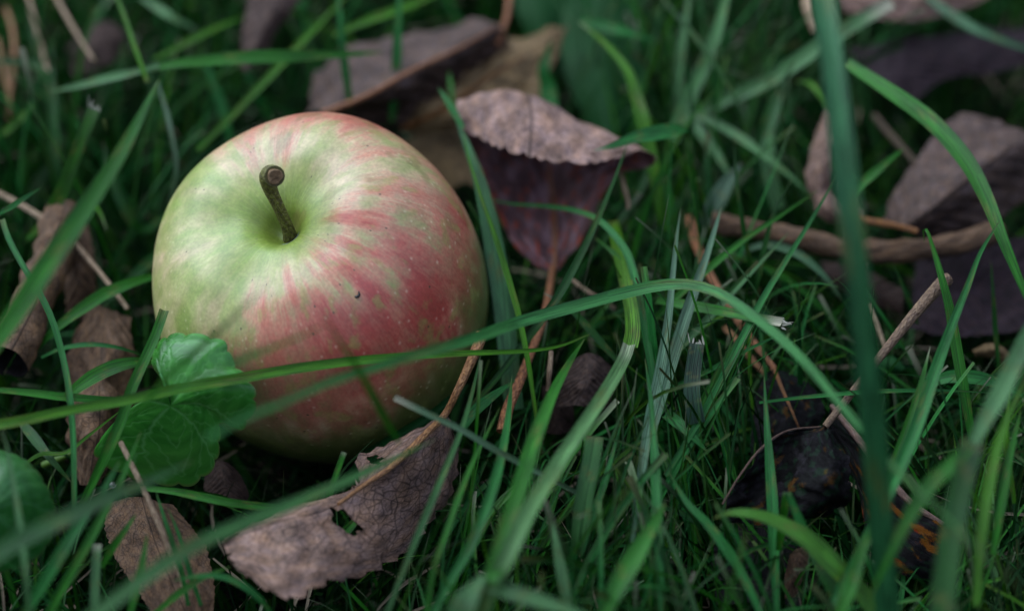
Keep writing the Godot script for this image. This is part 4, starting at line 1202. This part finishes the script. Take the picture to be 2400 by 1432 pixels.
	blade("shiny curled blade below the blackened leaf at the bottom right", Color(0.052, 0.169, 0.018), 50, [2080, 1470, 2.8, 2020, 1390, 3.3, 1950, 1318, 3.7, 1890, 1262, 4.0, 1820, 1222, 4.2, 1760, 1204, 4.3, 1710, 1202, 4.2, 1672, 1216, 4.0], {"fold": 0.15, "steps": 36})
	blade("kinked blade standing before the blackened leaf, rising limb", MID, 22, [1826, 1290, 2.6, 1834, 1230, 3.2, 1840, 1190, 3.6, 1846, 1154, 3.9], {"tip": "cut", "dry": 0.3})
	blade("kinked blade standing before the blackened leaf, falling limb", BLUE, 24, [1848, 1154, 3.9, 1866, 1200, 3.6, 1886, 1245, 3.3, 1910, 1290, 3.0, 1950, 1360, 2.4])
	blade("dark needle tip in the shade left of the tube leaf's far end", DARK, 12, [2152, 760, 2.0, 2130, 700, 2.6, 2096, 620, 3.2])
	blade("dark needle blade upright on the purple-black leaf", DARK, 12, [2345, 880, 1.6, 2336, 790, 2.3, 2330, 700, 3.0, 2324, 608, 3.6])
	blade("curved bluish blade lying under the long straight blue one", Color(0.065, 0.143, 0.070), 22, [1740, 590, 2.6, 1790, 574, 2.8, 1840, 582, 2.8, 1890, 608, 2.7, 1940, 655, 2.4, 1975, 705, 2.0])
	blade("blurred blue blade at the top right corner", Color(0.058, 0.143, 0.070), 24, [2170, -10, 3.2, 2230, 34, 3.3, 2300, 74, 3.3, 2400, 112, 3.2, 2470, 135, 3.0])
	blade("flat bluish blade with white flecks at the right edge", BLUE, 34, [2170, 902, 2.4, 2230, 884, 2.7, 2300, 888, 2.8, 2360, 908, 2.7, 2420, 940, 2.4])
	blade("soft blade rising along the right edge of the picture", MID, 26, [2330, 1300, 3.0, 2345, 1200, 3.6, 2366, 1080, 4.2, 2395, 960, 4.8])
	blade("thin green blade curving up at the lower right corner", LIME, 16, [2380, 1180, 2.6, 2366, 1090, 3.2, 2360, 1000, 3.8, 2372, 900, 4.3])
	# --- top, right of the centre
	blade("pale blade with a pinched tip right of the tan leaf's point", BLUE, 40, [1285, 330, 1.8, 1288, 260, 2.3, 1284, 205, 2.7, 1274, 165, 3.1, 1284, 125, 3.4, 1296, 92, 3.7], {"fold": 0.3, "base": 0.9})
	blade("yellow-green blade with a brown tip crossing the broad green leaf", LIME, 34, [1560, 540, 2.0, 1540, 450, 2.8, 1524, 360, 3.4, 1508, 286, 3.9, 1490, 222, 4.2, 1470, 165, 4.5, 1424, 108, 4.7, 1356, 50, 4.9], {"steps": 34, "dry": 0.6, "base": 0.8})
	blade("blue blade slanting right from the brown-tipped one", BLUE, 28, [1362, 48, 4.2, 1410, 60, 4.2, 1470, 76, 4.2, 1545, 98, 4.0], {"base": 0.9})
	blade("pale blade upright at the top edge in the middle right", PALE, 25, [1580, 300, 2.0, 1588, 232, 2.7, 1596, 120, 3.6, 1614, 0, 4.4, 1622, -50, 4.6])
	blade("wide soft blade falling from the top edge at middle right", Color(0.055, 0.163, 0.048), 38, [1574, 330, 3.0, 1612, 236, 3.7, 1656, 142, 4.3, 1694, 30, 4.8, 1712, -50, 5.0], {"base": 0.9, "fold": 0.2})
	blade("thin dark blade crossing the wide soft one at the top", DARK, 13, [1540, -20, 4.8, 1590, 40, 4.8, 1640, 100, 4.7, 1686, 165, 4.5, 1726, 236, 4.2, 1752, 310, 3.8])
	blade("pale blade fanning right from the joint above the pale-rimmed leaf", PALE, 25, [1612, 262, 2.8, 1690, 296, 2.9, 1770, 346, 2.9, 1850, 410, 2.7, 1905, 462, 2.4])
	blade("second pale blade fanning down from the same joint", PALE, 28, [1612, 268, 2.4, 1650, 320, 2.4, 1690, 376, 2.3, 1718, 430, 2.1])
	blade("green arch left of the tall soft blade near the top", LIME, 20, [1958, 290, 2.8, 1944, 250, 3.2, 1920, 214, 3.4, 1890, 192, 3.4, 1860, 192, 3.2])
	blade("dark blade stub pointing up right under the cut-tipped blade", DARK, 18, [1776, 340, 3.0, 1800, 262, 3.7, 1834, 196, 4.2, 1866, 142, 4.6])
	blade("wide pale blade upright left of the crescent leaf", PALE, 38, [1826, 490, 1.6, 1806, 410, 2.3, 1800, 325, 2.9, 1816, 270, 3.3, 1836, 216, 3.6], {"base": 0.9})
	blade("tall soft blade above the apple at the top edge, left of two", BLUE, 20, [822, 262, 2.8, 812, 190, 3.6, 802, 110, 4.3, 794, 20, 5.0, 790, -50, 5.3])
	blade("tall soft blade above the apple at the top edge, right of two", BLUE, 24, [918, 285, 2.4, 926, 200, 3.3, 930, 110, 4.1, 934, 10, 4.9, 936, -50, 5.2])
	blade("soft green blade rising right at the top edge above the folded leaf", LIME, 26, [780, 82, 4.0, 850, 52, 4.2, 920, 26, 4.3, 1010, -8, 4.3, 1060, -30, 4.2])
	blade("bluish blade leaning across the striped blade near the tube leaf's left end", Color(0.072, 0.130, 0.079), 44, [1650, 530, 2.0, 1680, 470, 2.5, 1710, 420, 2.9, 1740, 380, 3.2])
	blade("green blade behind the purple leaf's right corner", MID, 26, [1590, 560, 1.6, 1572, 480, 2.3, 1558, 400, 2.9, 1566, 320, 3.5])
	blade("dark green blade under the right corner of the purple leaf", DARK, 30, [1440, 560, 1.2, 1470, 490, 1.8, 1510, 420, 2.3, 1540, 350, 2.7])
	# --- lower left
	blade("dark soft wide blade slanting up over the round leaf at the lower left", Color(0.023, 0.086, 0.021), 44, [-60, 1330, 7.0, 40, 1268, 7.2, 150, 1214, 7.4, 250, 1166, 7.5, 350, 1128, 7.5, 450, 1080, 7.4], {"fold": 0.15, "base": 1.0})
	blade("very long soft blade rising from the bottom left across the torn leaf", Color(0.044, 0.140, 0.038), 35, [180, 1470, 6.8, 260, 1412, 6.9, 350, 1346, 7.0, 450, 1282, 7.0, 560, 1230, 6.9, 680, 1182, 6.7, 800, 1132, 6.5, 900, 1086, 6.2, 1020, 1030, 5.8], {"fold": 0.2, "steps": 36, "base": 0.9})
	blade("folded blade with a light edge lying right of the round leaf", MID, 22, [340, 1146, 2.6, 400, 1152, 2.7, 460, 1164, 2.7, 540, 1180, 2.7, 630, 1190, 2.6, 700, 1192, 2.5, 764, 1192, 2.4], {"tip": "cut", "fold": 0.6})
	blade("short blade standing up from the light-edged folded one", MID, 16, [764, 1194, 2.4, 775, 1150, 2.8, 790, 1105, 3.1, 806, 1060, 3.4], {"tip": "cut", "dry": 0.5})
	blade("upright blade near the lower left corner, widest of its bunch", BLUE, 30, [40, 1470, 3.6, 90, 1385, 4.2, 140, 1300, 4.7, 195, 1215, 5.0, 240, 1150, 5.2, 280, 1080, 5.3], {"fold": 0.5})
	blade("slanting blade right of the widest one in the lower left bunch", MID, 24, [100, 1470, 3.0, 140, 1390, 3.5, 190, 1300, 4.0, 235, 1215, 4.4, 280, 1130, 4.7, 330, 1010, 5.0], {"fold": 0.5})
	blade("cut stub with a pale square end at the bottom left", PALE, 26, [218, 1470, 2.4, 220, 1410, 2.8, 222, 1340, 3.2, 226, 1276, 3.5], {"tip": "cut", "dry": 0.8})
	blade("short pointed blade left of the straw's foot", MID, 20, [236, 1330, 2.8, 262, 1285, 3.2, 290, 1245, 3.5, 318, 1205, 3.7])
	blade("thin bluish blade along the right of the pale straw", BLUE, 14, [440, 1420, 1.9, 424, 1340, 2.5, 402, 1270, 3.0, 382, 1210, 3.3, 362, 1145, 3.5])
	blade("soft pale thin blade down the left edge", PALE, 17, [70, 1460, 4.0, 58, 1340, 4.8, 42, 1210, 5.4, 20, 1080, 5.8, 2, 1000, 6.0])
	blade("blade arching along the bottom edge left of the torn leaf", BLUE, 17, [640, 1450, 2.4, 612, 1410, 2.8, 570, 1374, 3.1, 520, 1352, 3.2, 460, 1350, 3.2, 400, 1362, 3.0])
	blade("blade fanning up under the torn leaf's left end", MID, 18, [360, 1440, 2.4, 420, 1390, 2.8, 480, 1352, 3.1, 540, 1328, 3.2])
	blade("thin yellow-green stem running to the round leaf from the left", LIME, 11, [30, 1110, 2.6, 90, 1066, 2.9, 150, 1062, 3.0, 210, 1018, 3.2, 290, 955, 3.4])
	blade("dark blade crossing below the low left blade", DARK, 26, [40, 980, 2.6, 80, 1030, 2.8, 120, 1080, 2.8, 165, 1130, 2.6])
	blade("blade with a fine point at the bottom, right of the straw's foot", MID, 20, [300, 1450, 3.0, 318, 1380, 3.4, 334, 1310, 3.7, 344, 1250, 3.9])
	blade("thin blade with a bright rim between straw and torn leaf", BLUE, 13, [470, 1420, 2.0, 440, 1330, 2.6, 420, 1260, 3.0, 392, 1190, 3.3])
	# --- lower centre
	blade("narrow dark blade crossing the torn leaf's right side from the bottom", Color(0.034, 0.114, 0.031), 17, [905, 1440, 3.6, 960, 1300, 4.0, 1015, 1168, 4.3, 1050, 1085, 4.4, 1080, 1010, 4.4, 1108, 915, 4.3, 1130, 815, 4.2], {"fold": 0.5})
	blade("narrow blade right of the one crossing the torn leaf", MID, 17, [998, 1440, 3.2, 1015, 1340, 3.7, 1045, 1250, 4.0, 1100, 1100, 4.3, 1172, 955, 4.5], {"fold": 0.5})
	blade("wider blade slanting up from the bottom to the stalk's end", BLUE, 27, [1005, 1460, 3.6, 1050, 1370, 4.0, 1100, 1285, 4.2, 1140, 1190, 4.3, 1165, 1110, 4.2, 1188, 1000, 4.0, 1200, 880, 3.6], {"fold": 0.5})
	blade("short bluish blade lying from the stalk down to the torn leaf", BLUE, 26, [1080, 1012, 2.6, 1110, 968, 2.8, 1150, 932, 2.9, 1208, 892, 2.9])
	blade("dark blade with a pale tip crossing under the great arch", DARK, 20, [1450, 850, 2.8, 1390, 782, 3.1, 1336, 724, 3.4, 1274, 686, 3.6], {"dry": 1.0})
	blade("cut blade standing stiff in the lower centre", Color(0.049, 0.146, 0.043), 48, [1350, 1300, 2.6, 1360, 1240, 3.1, 1372, 1150, 3.7, 1386, 1080, 4.1, 1394, 1024, 4.4], {"tip": "cut", "fold": 0.25, "base": 0.6})
	blade("soft pale blade stub at the bottom edge of the lower centre", PALE, 60, [1060, 1480, 5.0, 1080, 1430, 5.4, 1105, 1390, 5.6, 1138, 1345, 5.8], {"fold": 0.2})
	blade("soft pale blade lying along the bottom edge", PALE, 42, [1120, 1362, 5.2, 1180, 1384, 5.3, 1250, 1404, 5.3, 1330, 1428, 5.2, 1400, 1450, 5.0], {"fold": 0.2})
	blade("upright green blade right of the bluish pair in the lower centre", BLUE, 24, [1552, 1450, 2.6, 1546, 1320, 3.2, 1540, 1180, 3.7, 1534, 1060, 4.0, 1526, 940, 4.2, 1512, 840, 4.3])
	blade("wide soft blade at the bottom, leaning right toward the middle", MID, 50, [1405, 1470, 4.0, 1440, 1390, 4.4, 1480, 1318, 4.6, 1520, 1250, 4.7, 1560, 1180, 4.6], {"fold": 0.3})
	blade("pale blade short and upright at the bottom of the centre", PALE, 26, [1336, 1450, 3.2, 1322, 1370, 3.6, 1306, 1290, 3.9, 1294, 1212, 4.1])
	blade("slim blade between the cut blade and the bluish pair", BLUE, 17, [1360, 1300, 2.4, 1390, 1210, 2.9, 1420, 1120, 3.3, 1458, 985, 3.8])
	blade("blade slanting left at the bottom right of the centre", BLUE, 26, [1790, 1450, 2.4, 1730, 1330, 2.9, 1660, 1230, 3.3, 1612, 1180, 3.4, 1570, 1110, 3.4])
	blade("flat blade crossing right of the bluish pair at mid height", BLUE, 30, [1540, 955, 2.4, 1580, 985, 2.7, 1620, 1020, 2.8, 1660, 1060, 2.7])
	blade("dark blade reaching down right from the kinked pair", DARK, 40, [1980, 1440, 2.6, 1950, 1370, 2.9, 1915, 1310, 3.1, 1880, 1260, 3.2])
	blade("blade standing at the bottom edge under the tall soft one", MID, 30, [1960, 1470, 4.2, 1990, 1390, 4.6, 2020, 1300, 4.9, 2046, 1215, 5.1])
	blade("slender pointed blade left of the blackened leaf", MID, 18, [1600, 1060, 2.0, 1640, 960, 2.8, 1690, 860, 3.4, 1745, 770, 3.9])
	blade("green blade glimpsed through the hole in the torn leaf", MID, 30, [740, 1330, 1.0, 790, 1270, 1.4, 830, 1225, 1.7, 870, 1190, 1.9])
	# --- dew
	drop("clear water drop hanging on the light-edged folded blade", 730, 1198, 2.75, 0.0009)
	drop("tiny water drop on the dark soft blade at lower left", 262, 1137, 3.2, 0.0006)

func guard(a: Array, above: float) -> void:
	var p := PackedVector2Array()
	for k in a.size() / 2:
		p.append(Vector2(a[k * 2], a[k * 2 + 1]))
	guards.append([p, above * 0.01])


func wild_blade(at: Vector3, yaw: float, rise: float, bend: float, length: float, n: int) -> PackedVector3Array:
	var p := PackedVector3Array()
	var q := at
	var veer := rng.randf_range(-0.9, 0.9)
	for k in n + 1:
		p.append(q)
		var x := float(k) / n
		var e := rise - bend * x * x
		var a := yaw + veer * x
		q += Vector3(cos(a) * cos(e), sin(e), sin(a) * cos(e)) * (length / n)
		q.y = maxf(q.y, at.y)
	return p


func is_open(p: PackedVector3Array) -> bool:
	for q in p:
		if q.distance_to(APPLE_AT) < 0.0405:
			return false
		var s := seen_at(q)
		for g in guards:
			if q.y > g[1] and Geometry2D.is_point_in_polygon(s, g[0]):
				return false
	return true


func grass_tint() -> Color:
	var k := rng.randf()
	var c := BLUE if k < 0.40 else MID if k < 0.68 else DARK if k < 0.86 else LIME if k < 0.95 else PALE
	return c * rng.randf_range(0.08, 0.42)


func build_lawn() -> void:
	guard([360, 660, 380, 560, 440, 430, 560, 320, 700, 265, 820, 262, 960, 310, 1080, 430, 1140, 600, 1145, 720, 1110, 860, 1030, 930, 900, 985, 740, 1000, 600, 960, 480, 900, 390, 800], 0.3)
	guard([1060, 190, 1240, 200, 1540, 360, 1530, 420, 1410, 520, 1310, 650, 1180, 580, 1120, 420], 1.2)
	guard([1260, 640, 1310, 640, 1230, 920, 1180, 1030, 1140, 1000, 1200, 860], 1.0)
	guard([500, 1270, 640, 1180, 780, 1170, 840, 1050, 1000, 1000, 1110, 780, 1140, 790, 1060, 990, 1085, 1120, 960, 1310, 800, 1390, 660, 1425, 540, 1340], 1.2)
	guard([340, 790, 540, 790, 610, 960, 530, 1020, 520, 1120, 440, 1155, 220, 1090, 240, 1030, 380, 960], 1.2)
	guard([20, 880, -20, 820, 90, 500, 230, 500, 240, 700, 320, 720, 310, 960, 250, 1140, 170, 1130, 150, 800], 1.2)
	guard([250, 1190, 420, 1170, 500, 1360, 380, 1440, 280, 1330], 1.3)
	guard([700, 280, 740, 150, 1000, 60, 1330, 40, 1290, 180, 1100, 320, 930, 320], 1.0)
	guard([1880, 240, 2000, 240, 2420, 30, 2420, 830, 2120, 800, 2080, 640, 1680, 560, 1680, 500, 1900, 520], 0.7)
	guard([1690, 1240, 1790, 860, 1850, 850, 1960, 960, 2020, 1160, 1900, 1230], 2.4)
	guard([1900, 1010, 2230, 640, 2240, 680, 1950, 1020], 2.2)
	guard([1960, 950, 2240, 1220, 2200, 1360, 2020, 1280, 1940, 1030], 1.8)
	guard([1310, 820, 1440, 820, 1446, 900, 1350, 1020, 1262, 1020, 1275, 900], 1.4)
	guard([390, 480, 330, 560, 250, 700, 360, 780, 380, 660], 0.7)
	var b := Buf.new()
	var made := 0
	for k in 34000:
		var at := Vector3(rng.randf_range(-0.21, 0.23), SOIL, rng.randf_range(-0.29, 0.18))
		var s := seen_at(at)
		var dense := 1.0
		if s.x < 1150.0 and s.y < 700.0:
			dense = 0.26
		elif s.x > 1650.0 and s.y < 750.0:
			dense = 0.26
		elif s.x < 700.0:
			dense = 0.75
		if rng.randf() > dense or made > 10500:
			continue
		var yaw := rng.randf_range(0.0, TAU)
		if rng.randf() < 0.35:
			yaw = rng.randf_range(-2.3, -0.7)      # many lean away to the back
		var length := rng.randf_range(0.030, 0.085)
		var p := wild_blade(at, yaw, rng.randf_range(0.6, 1.5), rng.randf_range(0.2, 2.4), length, 8)
		if not is_open(p):
			continue
		made += 1
		add_blade(b, p, rng.randf_range(0.0005, 0.0011) if rng.randf() < 0.84 else rng.randf_range(0.0011, 0.0019), grass_tint(), {"fold": rng.randf_range(0.2, 0.6), "twist": rng.randf_range(-1.2, 1.2), "roll": rng.randf_range(-0.7, 0.7), "tip": "cut" if rng.randf() < 0.12 else "point", "dry": 0.6 if rng.randf() < 0.15 else 0.0})
	print("loose blades: ", made, " triangles ", b.i.size() / 3)
	# a scatter of longer, fresher blades on top
	var lb := Buf.new()
	var long := 0
	for k in 20000:
		var at := Vector3(rng.randf_range(-0.19, 0.22), SOIL, rng.randf_range(-0.27, 0.17))
		var s := seen_at(at)
		if long > 4600 or (rng.randf() > 0.22 and (s.y < 600.0 or s.x < 900.0)):
			continue
		var yaw := rng.randf_range(-2.6, -0.5) if rng.randf() < 0.6 else rng.randf_range(0.0, TAU)
		var p := wild_blade(at, yaw, rng.randf_range(0.9, 1.5), rng.randf_range(0.2, 1.5), rng.randf_range(0.055, 0.100), 12)
		if not is_open(p):
			continue
		long += 1
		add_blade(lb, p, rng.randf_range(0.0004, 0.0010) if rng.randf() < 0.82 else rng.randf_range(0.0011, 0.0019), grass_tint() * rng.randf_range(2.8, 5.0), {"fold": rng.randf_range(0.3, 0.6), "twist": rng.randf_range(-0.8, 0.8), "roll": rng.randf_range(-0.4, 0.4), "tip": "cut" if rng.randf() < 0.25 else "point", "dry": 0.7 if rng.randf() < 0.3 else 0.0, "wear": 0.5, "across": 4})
	var lg := MeshInstance3D.new()
	lg.name = "long_grass"
	lg.mesh = lb.mesh(M.grass)
	lg.set_meta("kind", "stuff")
	tag(lg, "longer fresh green blades scattered over the matted lawn", "grass")
	add_child(lg)
	print("long loose blades: ", long)
	# short tangled growth close to the soil
	var low := 0
	for k in 13000:
		var at := Vector3(rng.randf_range(-0.18, 0.20), rng.randf_range(SOIL, -0.004), rng.randf_range(-0.24, 0.16))
		var s := seen_at(at)
		if (s.y < 650.0 or s.x < 1000.0) and rng.randf() > 0.4:
			continue
		var p := wild_blade(at, rng.randf_range(0.0, TAU), rng.randf_range(0.0, 0.9), rng.randf_range(0.2, 2.0), rng.randf_range(0.010, 0.026), 5)
		if not is_open(p):
			continue
		low += 1
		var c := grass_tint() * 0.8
		if rng.randf() < 0.16:
			c = STRAW * rng.randf_range(0.3, 1.1)
		add_blade(b, p, rng.randf_range(0.0004, 0.0011), c, {"fold": 0.4, "twist": rng.randf_range(-1.5, 1.5)})
	print("low blades: ", low)
	# thatch: dead straws lying between the blades
	for k in 420:
		var at := Vector3(rng.randf_range(-0.17, 0.19), rng.randf_range(-0.012, 0.009), rng.randf_range(-0.20, 0.16))
		var s := seen_at(at)
		if not (s.x > 1100.0 and s.y > 900.0) and rng.randf() > 0.35:
			continue
		var p := wild_blade(at, rng.randf_range(0.0, TAU), rng.randf_range(-0.1, 0.5), rng.randf_range(-0.3, 0.6), rng.randf_range(0.012, 0.040), 6)
		if is_open(p):
			add_blade(b, p, rng.randf_range(0.0004, 0.0010), STRAW * rng.randf_range(0.45, 1.25), {"fold": 0.5, "twist": rng.randf_range(-1.0, 1.0)})
	var g := MeshInstance3D.new()
	g.name = "grass"
	g.mesh = b.mesh(M.turf)
	g.set_meta("kind", "stuff")
	tag(g, "tangled lawn grass filling the ground between apple and fallen leaves", "grass")
	add_child(g)
	# the lawn beyond: one tuft, set down many times
	var tuft := Buf.new()
	for k in 26:
		var at := Vector3(rng.randf_range(-0.03, 0.03), SOIL, rng.randf_range(-0.03, 0.03))
		var p := wild_blade(at, rng.randf_range(0.0, TAU), rng.randf_range(0.6, 1.5), rng.randf_range(0.3, 1.8), rng.randf_range(0.04, 0.10), 5)
		add_blade(tuft, p, rng.randf_range(0.001, 0.0026), grass_tint(), {"fold": 0.4, "twist": rng.randf_range(-1.0, 1.0)})
	var places: Array[Transform3D] = []
	for k in 9000:
		var x := rng.randf_range(-1.6, 1.6)
		var z := rng.randf_range(-1.6, 1.6)
		if (x > -0.22 and x < 0.24 and z > -0.29 and z < 0.19) or Vector2(x, z).length() > 1.6:
			continue
		places.append(Transform3D(Basis(Vector3.UP, rng.randf_range(0.0, TAU)).scaled(Vector3.ONE * rng.randf_range(0.7, 1.2)), Vector3(x, 0.0, z)))
	var mm := MultiMesh.new()
	mm.transform_format = MultiMesh.TRANSFORM_3D
	mm.mesh = tuft.mesh(M.turf)
	mm.instance_count = places.size()
	for k in places.size():
		mm.set_instance_transform(k, places[k])
	var far := MultiMeshInstance3D.new()
	far.name = "lawn_grass"
	far.multimesh = mm
	far.set_meta("kind", "stuff")
	tag(far, "tufts of lawn grass all round, outside the patch with the apple", "grass")
	add_child(far)
